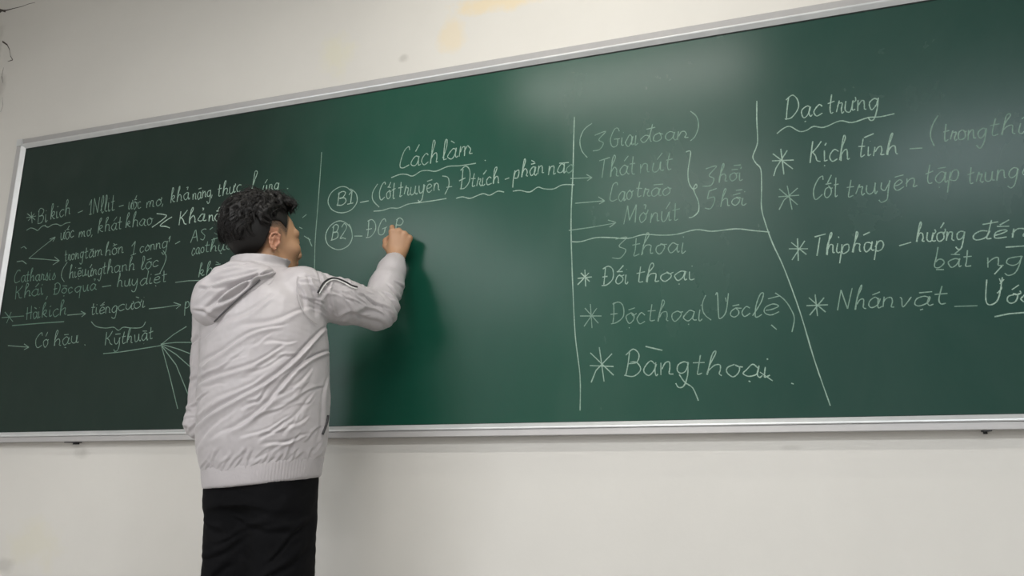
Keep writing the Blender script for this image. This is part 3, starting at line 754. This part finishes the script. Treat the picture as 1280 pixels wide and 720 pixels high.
def relax(v, f, n=2, lam=.5):
    a = f.ravel(); b = np.roll(f, -1, 1).ravel()
    for _ in range(n):
        acc = np.zeros_like(v); cnt = np.zeros(len(v))
        for p, q in ((a, b), (b, a)):
            for d in range(3): acc[:, d] += np.bincount(p, v[q, d], len(v))
            cnt += np.bincount(p, minlength=len(v))
        v = v + lam * (acc / np.maximum(cnt, 1)[:, None] - v)
    return v

def vnormals(v, f):
    n = np.cross(v[f[:, 2]] - v[f[:, 0]], v[f[:, 3]] - v[f[:, 1]])
    out = np.zeros_like(v)
    for c in range(4):
        for d in range(3): out[:, d] += np.bincount(f[:, c], n[:, d], len(v))
    return out / (np.linalg.norm(out, axis=1)[:, None] + 1e-12)

def np_mesh(name, v, f, mat, parent, tint=None):
    me = bpy.data.meshes.new(name)
    me.vertices.add(len(v)); me.vertices.foreach_set('co', np.asarray(v, np.float32).ravel())
    me.loops.add(f.size); me.loops.foreach_set('vertex_index', f.astype(np.int32).ravel())
    me.polygons.add(len(f)); me.polygons.foreach_set('loop_start', np.arange(0, f.size, 4, dtype=np.int32))
    me.polygons.foreach_set('use_smooth', np.ones(len(f), bool))
    me.update(calc_edges=True); me.validate()
    if tint is not None:
        at = me.color_attributes.new('tint', 'FLOAT_COLOR', 'POINT')
        at.data.foreach_set('color', np.asarray(tint, np.float32).ravel())
    return link_mesh(name, me, mat, parent)

def unit(v): v = np.asarray(v, float); return v / np.linalg.norm(v)
def rot(v, ax, deg):
    a = math.radians(deg); ax = unit(ax); v = np.asarray(v, float)
    return v * math.cos(a) + np.cross(ax, v) * math.sin(a) + ax * (ax @ v) * (1 - math.cos(a))

# ------------------------------------------------------------------ the teacher; everything below in metres from the point ROOT on the floor
ROOT = V3(-1.335, -.45, 0)
W = lambda x, y, z: V3(x, y, z) - ROOT
person = empty('person', tuple(ROOT))
tag(person, 'person in pale grey hooded jacket and black trousers, writing on the board with raised hand', 'person')

# joints
SH_R = W(-1.228, -.450, 1.372); EL_R = W(-1.105, -.235, 1.345); WR_R = W(-1.119, -.100, 1.548)
SH_L = W(-1.505, -.475, 1.345); EL_L = W(-1.520, -.460, 1.005); WR_L = W(-1.440, -.260, .94)
HIP = W(-1.335, -.45, .88)
HO = W(-1.374, -.449, 1.528)            # head origin (between the ears)
fa = math.radians(60)
F_ = V3(math.cos(fa), math.sin(fa), 0); R_ = V3(math.sin(fa), -math.cos(fa), 0)
F_ = rot(F_, R_, 7); U_ = np.cross(R_, F_)
R_ = rot(R_, F_, 4); U_ = rot(U_, F_, 4)
HM = np.array([F_, R_, U_])
H = lambda f, s, u: HO + F_ * f + R_ * s + U_ * u

def uneven(parts): return np.concatenate([np.arange(a, b, st) for a, b, st in parts])
ZB = uneven([(-.01, .10, .006), (.10, 1.38, .010), (1.38, 1.71, .0028)])
B = Field(np.arange(-.33, .33, .0031), np.arange(-.29, .44, .0031), ZB)
# legs, feet, pelvis, torso (all of it under the clothes)
for sx in (-1, 1):
    hip = W(-1.322 + .062 * sx, -.448, .90); kn = W(-1.323 + .084 * sx, -.435, .48); an = W(-1.335 + .10 * sx, -.46, .085)
    B.chain([hip, kn, an], [.066, .050, .036], .03)
    B.cone(kn + V3(0, -.02, -.06), an + V3(0, -.005, .17), .046, .040, .03)
    B.cone(W(-1.335 + .10 * sx, -.475, .035), W(-1.335 + .115 * sx, -.34, .025), .032, .024, .03)
B.ell(W(-1.322, -.452, .93), (.122, .092, .11), k=.03)
B.stack([.95, 1.08, 1.20, 1.31, 1.38, 1.42], [.010, .005, -.012, -.032, -.046, -.054], [-.01, -.01, -.015, -.02, -.03, -.035],
        [.118, .120, .135, .135, .08, .055], [.085, .085, .095, .09, .07, .055], k=.04)
B.cone(SH_L, SH_R, .055, .055, .04)
NB = W(-1.385, -.485, 1.415)
B.cone(NB, H(-.018, 0, -.075), .056, .054, .03)
B.cone(NB + V3(0, .05, -.02), H(.01, 0, -.085), .045, .042, .03)
# arms
B.chain([SH_R, EL_R, WR_R], [.052, .040, .026], .02)
B.chain([SH_L, EL_L, WR_L], [.052, .040, .026], .02)
# head
B.ell(H(-.012, 0, .030), (.098, .076, .090), HM, .02)
B.ell(H(.040, 0, -.025), (.056, .062, .088), HM, .03)
B.ell(H(.028, 0, -.080), (.052, .050, .034), HM, .03)
B.cone(H(-.005, .056, -.050), H(.062, .022, -.100), .016, .014, .02)
B.cone(H(-.005, -.056, -.050), H(.062, -.022, -.100), .016, .014, .02)
B.ell(H(.078, 0, -.100), (.018, .022, .016), HM, .018)
for s_ in (-1, 1):
    B.ell(H(.062, .044 * s_, -.026), (.026, .024, .022), HM, .02)          # cheek
    B.cone(H(.092, .012 * s_, .022), H(.076, .045 * s_, .024), .010, .010, .014)
    B.ell(H(.100, .030 * s_, -.001), (.014, .017, .010), HM, .012, 'sub')
    B.ell(H(.082, .030 * s_, -.002), (.0125, .0145, .0115), HM, .003)
    B.cone(H(.089, .019 * s_, .006), H(.085, .042 * s_, .005), .0035, .0035, .003)   # upper lid
    B.cone(H(.090, .020 * s_, -.010), H(.084, .041 * s_, -.010), .003, .003, .004)
    B.ell(H(.100, .011 * s_, -.040), (.009, .008, .007), HM, .006)         # nostril wing
B.chain([H(.094, 0, .008), H(.1005, 0, -.015), H(.1065, 0, -.034)], [.009, .009, .0100], .012)
B.cone(H(.103, 0, -.043), H(.098, 0, -.052), .007, .006, .006)
B.chain([H(.086, -.024, -.066), H(.0985, 0, -.0615), H(.086, .024, -.066)], [.003, .0062, .003], .006)
B.chain([H(.085, -.020, -.071), H(.0965, 0, -.0735), H(.085, .020, -.071)], [.003, .0066, .003], .006)
B.chain([H(.090, -.026, -.0678), H(.1035, 0, -.0675), H(.090, .026, -.0678)], [.0012, .0016, .0012], .003, 'sub')
# ears
def ear(s_):
    ax_f = rot(F_, U_, -22 * s_); ax_s = rot(R_ * s_, U_, -22 * s_)
    ax_u = rot(U_, ax_s, -12 * s_); ax_f = rot(ax_f, ax_s, -12 * s_)
    C = H(-.006, .079 * s_, -.012)
    E = lambda f, o, u: C + ax_f * f * .92 + ax_s * o + ax_u * u * .80
    B.ell(E(0, .001, .002), (.0145, .006, .0225), np.array([ax_f, ax_s, ax_u]), .006)
    rim = [(.012, .004, .010), (.010, .008, .024), (-.002, .010, .031), (-.014, .010, .024), (-.018, .009, .008), (-.014, .007, -.010), (-.006, .006, -.024), (.004, .004, -.029)]
    B.chain([E(*p) for p in rim], [.0030, .0032, .0034, .0035, .0034, .0033, .0042, .0050], .003)
    B.ell(E(.003, .009, -.002), (.0085, .008, .010), np.array([ax_f, ax_s, ax_u]), .003, 'sub')
    B.chain([E(-.004, .006, .020), E(-.009, .007, .008), E(-.006, .006, -.010)], [.0028, .003, .003], .003)
    B.cone(E(.013, .005, -.002), E(.011, .005, -.009), .0035, .0035, .003)
ear(1); ear(-1)

# hands: palm, four bent fingers of different lengths, opposed thumb
def hand(wr, Hd, Nn, side, curls, thumb, nails):
    """Hd towards the fingers, Nn out of the back of the hand, side = +1 right hand"""
    Hd = unit(Hd); Nn = unit(Nn - Hd * (Hd @ Nn)); T = unit(np.cross(Nn, Hd)) * side      # T towards the thumb side
    P = lambda h, t, n: wr + Hd * h + T * t + Nn * n
    B.cone(P(-.02, 0, 0), P(.012, 0, 0), .024, .022, .012)
    mcp = [(.088, .029, .000), (.091, .009, .004), (.086, -.011, .003), (.078, -.029, -.002)]
    base = [(.015, .014, 0), (.014, .005, .001), (.014, -.006, .001), (.014, -.015, 0)]
    for b_, m_ in zip(base, mcp): B.cone(P(*b_), P(*m_), .0135, .0115, .010)
    B.ell(P(.055, 0, -.006), (.036, .032, .013), np.array([Hd, T, Nn]), .012)
    B.ell(P(.035, .022, -.012), (.026, .014, .013), np.array([Hd, T, Nn]), .012)
    B.ell(P(.035, -.020, -.010), (.028, .012, .012), np.array([Hd, T, Nn]), .012)
    ln = [(.042, .025, .020), (.046, .029, .021), (.042, .027, .021), (.034, .021, .019)]
    rd = [(.0100, .0088, .0080, .0070), (.0102, .0090, .0082, .0071), (.0098, .0086, .0079, .0068), (.0088, .0076, .0070, .0062)]
    tips = []
    for i in range(4):
        p = P(*mcp[i]); a = 0
        fan = T * (.10, .02, -.06, -.14)[i]
        pts = [p]
        for j in range(3):
            a += curls[i][j]
            d = unit(Hd * math.cos(math.radians(a)) - Nn * math.sin(math.radians(a)) + fan * (1 if a < 60 else -.5))
            p = p + d * ln[i][j]; pts.append(p)
        B.cone(P(*mcp[i]) - V3(0, 0, 0), pts[0] + (pts[1] - pts[0]) * .05, .0118, .0115, .006)
        B.chain(pts, rd[i], .0022)
        nd = unit(np.cross(pts[3] - pts[2], T)) * -1
        tips.append((pts[3], pts[3] - pts[2], nd if nd @ Nn > -9 else nd))
    tp = [P(.018, .016, -.006)] + [P(*t) for t in thumb]
    B.chain(tp, [.0150, .0118, .0105, .0085], .005)
    tips.append((tp[3], tp[3] - tp[2], T))
    mb = MB()
    if nails:
        for i, (p, d, n_) in enumerate(tips):
            d = unit(d); n_ = unit(n_ - d * (n_ @ d)); sd = np.cross(d, n_)
            rs = []
            for a in (-.006, -.002, .003, .006):
                wd = .0042 if a < .005 else .003
                rs.append([p + d * a + sd * (wd * q) + n_ * (.0075 - .0022 * q * q) for q in (-1, -.5, 0, .5, 1)])
            mb.rings(rs, cap=False, closed=False)
    return tips, mb
rh, nails = hand(WR_R, V3(.10, .14, .98), V3(.50, -.84, .16), 1,
          [(48, 62, 25), (62, 72, 35), (72, 82, 45), (76, 85, 50)],
          [(.046, .040, -.030), (.070, .044, -.046), (.090, .034, -.056)], True)
hand(WR_L, V3(.86, .30, .10), V3(-.30, .92, .22), -1,
          [(30, 35, 20), (32, 38, 22), (36, 40, 25), (40, 42, 25)],
          [(.040, .040, -.018), (.066, .046, -.028), (.088, .040, -.036)], False)

v, f = B.mesh()
v = relax(v, f, 1, .35)
q = (v - HO) @ HM.T
def sstep(a, b, x): t = np.clip((x - a) / (b - a), 0, 1); return t * t * (3 - 2 * t)
HL_F = np.array([-.13, -.095, -.065, -.035, -.012, .012, .034, .046, .060, .12])
HL_U = np.array([-.100, -.104, -.098, -.045, .030, .030, .010, .050, .082, .090])
ub = np.interp(q[:, 0], HL_F, HL_U)
stub = sstep(-.016, .014, q[:, 2] - ub) * (q[:, 2] > -.12) * (np.abs(q[:, 1]) < .085)
isear = (np.abs(q[:, 1]) > .0745) & (q[:, 2] < .03) & (q[:, 0] > -.03) & (q[:, 0] < .02)
side = sstep(.05, .062, np.abs(q[:, 1])) * sstep(.028, .012, q[:, 0]) * sstep(.002, .012, q[:, 0]) * sstep(-.030, .02, q[:, 2])
stub = np.maximum(stub * .95, side * .7)
brow = np.exp(-((q[:, 2] - .021) / .0045) ** 2) * sstep(.012, .018, np.abs(q[:, 1])) * sstep(.052, .044, np.abs(q[:, 1])) * (q[:, 0] > .06)
stub = np.maximum(stub, brow * .9)
stub[isear] = 0
eyeline = np.exp(-((q[:, 2] - .003) / .002) ** 2) * (q[:, 0] > .07) * sstep(.014, .02, np.abs(q[:, 1])) * sstep(.046, .04, np.abs(q[:, 1]))
stub = np.maximum(stub, eyeline * .8)
stub *= (np.linalg.norm(q, axis=1) < .17)
lips = np.exp(-((q[:, 2] + .0675) / .009) ** 2) * (q[:, 0] > .080) * sstep(.030, .020, np.abs(q[:, 1]))
blush = np.maximum(lips * .8, isear * .35)
ha = np.linalg.norm(v - rh[1][0], axis=1); blush = np.maximum(blush, np.exp(-(ha / .05) ** 2) * .30)
tint = np.stack([stub, blush, np.zeros(len(v)), np.ones(len(v))], 1)
body = np_mesh('body', v, f, M_skin, person, tint)
nb = nails.build('nail', M_nail, body); 

# ------------------------------------------------------------------ hair
hx = np.arange(-.16, .16, .0026)
Hf = Field(HO[0] + hx, HO[1] + hx, np.arange(HO[2] - .12, HO[2] + .175, .0026))
def hcut(off, low=0.):
    def c(f_, s_, u_):
        return (np.interp(f_ + off, HL_F, HL_U) + low - u_) * .8
    return c
off0 = -.016
Hf.ell(H(-.016, 0, .030), (.104, .081, .098), HM, .006, cut=lambda a, b, c: hcut(-.016, -.030 + .022)(a, b, c))
random.seed(11)
def scalp(th, ph, lift=0.):
    """point over the skull; th from the crown, ph heading (0 = forwards, 90 = right)"""
    a, b = math.radians(th), math.radians(ph)
    return H(-.014 + (.104 + lift) * math.sin(a) * math.cos(b), (.080 + lift) * math.sin(a) * math.sin(b), .036 + (.096 + lift) * math.cos(a))
locks = []
for i in range(330):
    th = math.degrees(math.acos(1 - random.random() * 1.02)); ph = random.uniform(-180, 180)
    front = math.cos(math.radians(ph))
    lim = 22 if abs(ph) < 42 else 36 if abs(ph) < 70 else (66 if abs(ph) < 120 else 104)
    if th > lim: continue
    pts = []; c_ = random.uniform(-9, 9); sweep = random.uniform(8, 30)
    top = max(0., 1 - th / 80)
    for k in range(5):
        t = k / 4
        tt = th + (26 + 10 * random.random()) * t * (1.0 if th > 15 else .8)
        pp = ph + c_ * t + sweep * math.sin(t * 2.6)
        lift = (.004 + .011 * top + (.006 if front > .3 else .003)) * math.sin(.5 + t * 2.2) + random.uniform(-.001, .003)
        if k == 4: lift += random.uniform(-.004, .006)
        if th > 60: lift *= .6
        pts.append(scalp(min(tt, 112), pp, lift))
    r0 = random.uniform(.0052, .0085)
    locks.append((pts, r0))
    Hf.chain(pts, [r0 * .9, r0 * 1.1, r0, r0 * .75, r0 * .35], .0022)
# fringe over the forehead
for i in range(34):
    s0 = random.uniform(-.055, .060)
    pts = [H(.025, s0 * .8, .116), H(.048, s0 * .95 + .003, .116 + random.uniform(-.004, .006)), H(.068, s0 + .004, .109 + random.uniform(-.004, .006)), H(.080 + random.uniform(-.006, .005) - abs(s0) * .35, s0 * 1.0 + .004, .094 + random.uniform(-.006, .006))]
    r0 = random.uniform(.0045, .007)
    locks.append((pts, r0))
    Hf.chain(pts, [r0, r0 * 1.1, r0 * .8, r0 * .3], .0022)
hv, hf = Hf.mesh()
hv = relax(hv, hf, 1, .3)
hair = np_mesh('hair', hv, hf, M_hair, person)
# loose strands following the locks
sb = MB()
for pts, r0 in locks:
    for k in range(7):
        o = V3(*[random.gauss(0, r0 * .75) for _ in range(3)])
        L = []
        for j, p in enumerate(pts):
            out = unit(p - HO)
            L.append(Vector(p + o * (1 + j * .15) + out * (r0 * .6 + random.uniform(0, .0010))))
        sb.tube(L, [.0009, .0009, .0008, .0007, .0003][-len(L):], 3)
strands = sb.build('loose_strands', M_hair, hair); strands['kind'] = 'stuff'

# ------------------------------------------------------------------ clothes
VR = V3(.8090, .5878, 0)              # sideways as seen from the class
VD = V3(-.5878, .8090, 0)
def pp_(px, py):                      # metres across / up the back of the jacket
    return ((px - 330) / 414.0, .842 + (600 - py) / 446.0)

def creases(v, n, lst, near=True, base=1.0):
    r = v @ VR; z = v[:, 2]; d = np.zeros(len(v))
    m = sstep(-.15, .35, -(n @ VD)) if near else 1.
    for (x0, y0, x1, y1, amp, wd) in lst:
        a = np.array(pp_(x0, y0)); b = np.array(pp_(x1, y1)); ab = b - a; L = np.linalg.norm(ab)
        t = ((r - a[0]) * ab[0] + (z - a[1]) * ab[1]) / L ** 2
        bend = .035 * L * np.sin(np.clip(t, 0, 1) * 6.3 + x0)
        s = ((r - a[0]) * -ab[1] + (z - a[1]) * ab[0]) / L + bend
        w_ = wd * (.6 + .8 * np.clip(t, 0, 1))
        env = sstep(-.08, .18, t) * sstep(1.08, .80, t)
        g = np.exp(-(s / w_) ** 2) - 1.15 * np.exp(-((s + 1.35 * w_) / (w_ * .75)) ** 2)
        d += amp * env * g
    return d * m * base

def wob(v, sc, seed):
    rs = np.random.RandomState(seed); o = np.zeros(len(v))
    for _ in range(9):
        k = rs.normal(size=3) * sc; o += np.sin(v @ k + rs.rand() * 6.3 + 1.5 * np.sin(v @ (rs.normal(size=3) * sc * .5)))
    return o / 9

# trousers
T = Field(np.arange(-.30, .30, .0048), np.arange(-.24, .26, .0048), np.arange(.02, 1.0, .0048))
for sx in (-1, 1):
    hx_ = .083 * sx
    T.stack([.035, .12, .30, .48, .62, .76, .86], [.100 * sx + .01, .10 * sx + .01, .092 * sx + .01, .084 * sx + .012, .072 * sx + .014, .066 * sx + .014, .062 * sx + .012],
            [-.02, -.012, -.015, .012, .010, .004, .0], [.060, .062, .068, .074, .079, .084, .084], [.070, .072, .076, .084, .094, .104, .106], k=.045, n=2.1)
T.stack([.78, .86, .93, .985], [.012] * 4, [-.002] * 4, [.135, .140, .138, .132], [.112, .116, .112, .10], k=.03, n=2.4)
v, f = T.mesh(); v = relax(v, f, 2); n_ = vnormals(v, f)
tl = [(262, 700, 330, 650, .004, .010), (300, 640, 372, 655, .004, .009), (290, 668, 350, 640, .004, .008), (330, 720, 385, 668, .005, .010), (262, 640, 300, 655, .003, .008),
      (340, 690, 388, 640, .0035, .007), (270, 725, 305, 690, .004, .009)]
v = v + n_ * (creases(v, n_, tl) + .0032 * wob(v, 38, 3) + .002 * wob(v, 90, 5))[:, None]
trousers = np_mesh('trousers', v, f, M_trouser, person)

# jacket body and sleeves
SP = .0031
J = Field(np.arange(-.36, .33, SP), np.arange(-.26, .40, SP), np.arange(.80, 1.60, SP))
zs = [.872, .895, .95, 1.04, 1.12, 1.20, 1.28, 1.33, 1.37, 1.40, 1.43]
cx = [.014, .013, .010, .006, .002, -.003, -.012, -.022, -.034, -.042, -.046]
cy = [.0, -.002, -.005, -.006, -.006, -.010, -.014, -.020, -.026, -.030, -.034]
ra = [.158, .168, .177, .179, .178, .178, .176, .168, .140, .108, .082]
rb = [.132, .142, .152, .155, .154, .150, .143, .132, .114, .094, .080]
J.stack(zs, cx, cy, ra, rb, k=.03, n=2.25, tilt=(.08, .055))
J.cone(SH_L + V3(.01, 0, -.010), NB + V3(-.01, 0, -.045), .060, .068, .04)
J.cone(SH_R + V3(-.01, 0, -.006), NB + V3(.01, 0, -.045), .060, .068, .04)
fwd_ = unit(WR_R - EL_R)
J.chain([SH_R + V3(-.01, 0, -.006), (SH_R + EL_R) / 2 + V3(0, 0, -.004), EL_R], [.072, .063, .058], .022)
J.chain([EL_R, EL_R + (WR_R - EL_R) * .45, WR_R - fwd_ * .060, WR_R - fwd_ * .030], [.058, .052, .043, .036], .02)
J.chain([SH_L + V3(.0, 0, -.006), (SH_L + EL_L) / 2 + V3(.004, 0, 0), EL_L], [.066, .056, .052], .022)
fl_ = unit(WR_L - EL_L)
J.chain([EL_L, WR_L - fl_ * .05], [.056, .046], .015)
# stand-up collar round the neck
J.stack([1.37, 1.41, 1.440, 1.466], [-.046, -.042, -.038, -.032], [-.034, -.030, -.024, -.016], [.094, .084, .080, .082], [.092, .086, .082, .084], k=.012, n=2.1, tilt=(.0, .02))
J.stack([1.418, 1.445, 1.60], [-.040, -.036, -.026], [-.026, -.020, -.006], [.068, .072, .080], [.070, .074, .082], k=.006, n=2.1, op='sub')
v, f = J.mesh(); v = relax(v, f, 2); n_ = vnormals(v, f)
jl = [(398, 418, 252, 558, .0105, .0075), (402, 440, 296, 548, .0085, .0065), (348, 448, 250, 500, .0060, .007), (345, 420, 254, 466, .005, .007),
      (380, 470, 330, 528, .0035, .0065), (330, 480, 262, 528, .0035, .008), (385, 500, 340, 555, .003, .006), (300, 520, 256, 575, .003, .007),
      (372, 400, 300, 432, .0035, .009), (335, 385, 275, 430, .003, .009), (402, 470, 392, 560, .003, .007), (290, 400, 258, 440, .003, .007),
      (372, 352, 388, 402, .006, .008), (384, 345, 402, 392, .005, .007), (360, 362, 374, 400, .004, .007), (398, 352, 385, 385, .004, .006),
      (405, 398, 440, 378, .004, .007), (415, 372, 432, 398, .0035, .007), (428, 386, 478, 398, .004, .007), (440, 366, 470, 378, .004, .006),
      (462, 352, 503, 384, .0065, .008), (470, 340, 507, 366, .0055, .007), (462, 372, 496, 398, .004, .007), (478, 330, 507, 342, .0035, .006),
      (238, 430, 252, 420, .004, .007), (236, 478, 254, 470, .004, .007), (234, 515, 250, 512, .006, .006), (236, 530, 250, 535, .005, .006), (236, 545, 248, 552, .004, .006)]
for k in range(22):
    x = 258 + k * 6.8; jl.append((x + random.uniform(-2, 4), 588, x + random.uniform(4, 16), random.uniform(560, 576), random.uniform(.0015, .003), .0040))
for k in range(48):
    x = random.uniform(248, 400); y = random.uniform(425, 565); a = math.radians(random.gauss(42, 14)); L_ = random.uniform(14, 60)
    jl.append((x, y, x - L_ * math.cos(a), y + L_ * math.sin(a), random.choice((-1, 1)) * random.uniform(.0012, .0034), random.uniform(.0032, .0062)))
for k in range(46):
    x = random.uniform(375, 500); y = random.uniform(345, 405); a = math.radians(random.gauss(-25, 30)); L_ = random.uniform(12, 34)
    jl.append((x, y, x - L_ * math.cos(a), y + L_ * math.sin(a), random.choice((-1, 1)) * random.uniform(.0012, .0034), random.uniform(.003, .0055)))
arm = sstep(-.02, .0, (v @ VR) - .175)
dsp = creases(v, n_, jl) + .0040 * wob(v, 26, 8) * (1 - .4 * arm) + .0022 * wob(v * V3(1, 1, .6), 70, 9) + .0010 * wob(v, 150, 2)
far = 1 - sstep(-.15, .35, -(n_ @ VD))
dsp += far * .006 * wob(v * V3(1, 1, .5), 45, 12)
dsp *= sstep(1.50, 1.46, v[:, 2]) * .8 + .2
v = v + n_ * (dsp * .75)[:, None]
jacket = np_mesh('jacket', v, f, M_jacket, person)
JV, JN = v.copy(), vnormals(v, f)

# ribbed hem band
Hb = Field(np.arange(-.23, .23, .0036), np.arange(-.20, .19, .0036), np.arange(.81, .91, .0036))
Hb.stack([.834, .839, .862, .884, .892], [.014] * 5, [.0] * 5, [.154, .158, .161, .164, .164], [.130, .133, .136, .138, .138], k=.006, n=2.25, tilt=(.085, .06))
v, f = Hb.mesh(); v = relax(v, f, 2); n_ = vnormals(v, f)
ang = np.arctan2(v[:, 1], v[:, 0] - .014)
v = v + n_ * (.0007 * np.sin(ang * 120) + .0022 * wob(v, 45, 21))[:, None]
np_mesh('hem_band', v, f, M_rib, jacket)

# cuffs
def cuff(w0, d, r):
    a = w0 - d * .050; b = w0 - d * .008
    u = unit(np.cross(d, V3(0, 0, 1) if abs(d[2]) < .9 else V3(1, 0, 0))); t = np.cross(d, u)
    mb = MB(); rs = []
    for k, (s_, rr) in enumerate(((0, r), (.05, r * 1.06), (.5, r * 1.02), (.95, r * .98), (1.0, r * .93), (.98, r * .84), (.6, r * .82))):
        c = a + (b - a) * s_
        rs.append([tuple(c + (u * math.cos(q) + t * math.sin(q)) * (rr + .0007 * math.cos(q * 24) + .0012 * math.sin(q * 3 + k))) for q in [2 * math.pi * j / 96 for j in range(96)]])
    mb.rings(rs)
    mb.build('cuff', M_rib, jacket)
cuff(WR_R, fwd_, .034); cuff(WR_L, fl_, .038)

# hood hanging down the back
HC = W(-1.403, -.578, 1.343)
HX = unit(V3(.93, .10, .18)); HY = unit(np.cross(V3(-.16, 0, .98), HX)); HZ = np.cross(HX, HY)
Ho = Field(np.arange(-.32, .12, .0036), np.arange(-.27, .06, .0036), np.arange(1.22, 1.56, .0036))
HMt = np.array([HX, HY, HZ])
Ho.ell(HC + V3(.035, .02, -.005), (.105, .052, .082), HMt, .02)
Ho.ell(HC + V3(-.015, -.010, -.020), (.072, .044, .074), HMt, .03)
Ho.ell(HC + V3(.045, .035, .040), (.090, .055, .048), HMt, .03)
# raised rim of the opening: from the left of the collar over the back to the right
rim = [W(-1.445, -.43, 1.410), W(-1.455, -.50, 1.395), W(-1.440, -.560, 1.385), W(-1.405, -.590, 1.392), W(-1.37, -.580, 1.412), W(-1.335, -.555, 1.415), W(-1.305, -.52, 1.40)]
Ho.chain(rim, [.012, .015, .017, .018, .017, .014, .008], .022)
Ho.ell(W(-1.405, -.520, 1.450), (.060, .048, .050), HMt, .012, 'sub')
v, f = Ho.mesh(); v = relax(v, f, 2); n_ = vnormals(v, f)
hl = [(331, 345, 260, 404, .013, .0065), (322, 352, 270, 406, .008, .006), (318, 348, 246, 388, .005, .008), (300, 342, 243, 368, .004, .008), (340, 352, 300, 395, .004, .007), (250, 372, 290, 366, .003, .007), (247, 396, 275, 408, .004, .006)]
v = v + n_ * (creases(v, n_, hl) + .0045 * wob(v, 34, 31) + .002 * wob(v, 80, 32))[:, None]
hood = np_mesh('hood', v, f, M_jacket, jacket)

JV = np.concatenate([JV, v]); JN = np.concatenate([JN, vnormals(v, f)])
# black piping over the right shoulder, laid on the jacket surface
def lay(pts, lift, seen=True):
    """drop (px, py) points seen from the class onto the jacket surface"""
    out = []
    c = V3(*CAM_POS) - ROOT
    for px, py in pts:
        d = np.array((r2 * ((px - 640) / 960) - u2 * ((py - 360) / 960) + fwd)); d /= np.linalg.norm(d)
        rel = JV - c; t = rel @ d; dist = np.linalg.norm(rel - t[:, None] * d, axis=1)
        ok = (dist < .006) & (JN @ d < -.05)
        if not ok.any(): ok = dist < .02
        i = np.nonzero(ok)[0][np.argmin(t[ok])]
        out.append(Vector(c + d * t[i] + JN[i] * lift))
    return out
def strip(name, pts, rad, mat, lift=.001):
    mb = MB(); P = catmull(pts, 6); L = lay(P, lift)
    for _ in range(2): L = [L[0]] + [(L[i - 1] + L[i] * 2 + L[i + 1]) / 4 for i in range(1, len(L) - 1)] + [L[-1]]
    mb.tube(L, rad, 6); mb.build(name, mat, jacket)
strip('piping_and_crease_shade', [(397, 366), (403, 355), (411, 349), (420, 348), (431, 352), (440, 357), (447, 359)], .0026, M_black)
strip('piping_and_crease_shade', [(399, 367), (405, 357), (412, 351), (420, 350), (430, 354), (439, 359), (446, 361)], .0018, M_housing)
strip('piping_and_crease_shade', [(325, 350), (313, 360), (298, 373), (282, 388), (268, 402)], .0022, M_crease_shade, .0002)  # dark strip painting the shade in the deep hood crease
strip('pocket_opening', [(410, 519), (409, 527), (406, 536), (403, 543)], .0035, M_black, .0005)
strip('seam', [(372, 345), (371, 362), (375, 380), (384, 396), (396, 405)], .0012, M_jacket, .0004)

# shoes
for sx in (-1, 1):
    c = V3(.105 * sx, -.015, 0)
    s1 = Field(np.arange(c[0] - .07, c[0] + .07, .0045), np.arange(-.14, .22, .0045), np.arange(0, .14, .0045))
    dx = .014 * sx
    s1.chain([V3(c[0], -.055, .045), V3(c[0], .02, .045), V3(c[0] + dx, .10, .038), V3(c[0] + dx, .135, .034)], [.040, .040, .038, .030], .02)
    s1.cone(V3(c[0], -.035, .06), V3(c[0], -.03, .10), .040, .040, .02)
    s1.put(lambda x, y, z: .012 - z + 0 * x + 0 * y + .0 , (-.3, -.3, -.1), (.3, .3, .2), .003, 'none') if False else None
    s1.F = np.maximum(s1.F, (.016 - s1.Z)[None, None, :])
    v, f = s1.mesh(); v = relax(v, f, 1)
    sh = np_mesh('shoe', v, f, M_shoe, person)
    mb = MB()
    out = []
    for k in range(28):
        a = 2 * math.pi * k / 28; yy = math.cos(a); xx = math.sin(a)
        wd = .040 + .004 * yy
        out.append((c[0] + dx * (.5 + .5 * yy) + wd * xx, .035 + .128 * yy))
    mb.rings([[(x, y, z) for x, y in out] for z in (.0, .004, .018)])
    mb.build('sole', M_sole, sh)

# stick of chalk held against the board, its tip on the writing
tipc = V3(-1.147, YS - .0035, 1.671)
grip = (rh[0][0] + rh[4][0]) / 2 + ROOT
dch = grip - tipc; gl = np.linalg.norm(dch); dch = unit(dch)
mb = MB()
mb.tube([tuple(dch * a) for a in (0, .002, gl + .012, gl + .0135)], [.0028, .0042, .0044, .003], 14)
ch = mb.build('chalk', M_chalkstick, None, tuple(tipc))
tag(ch, 'short white stick of chalk pinched in the raised right hand', 'chalk')
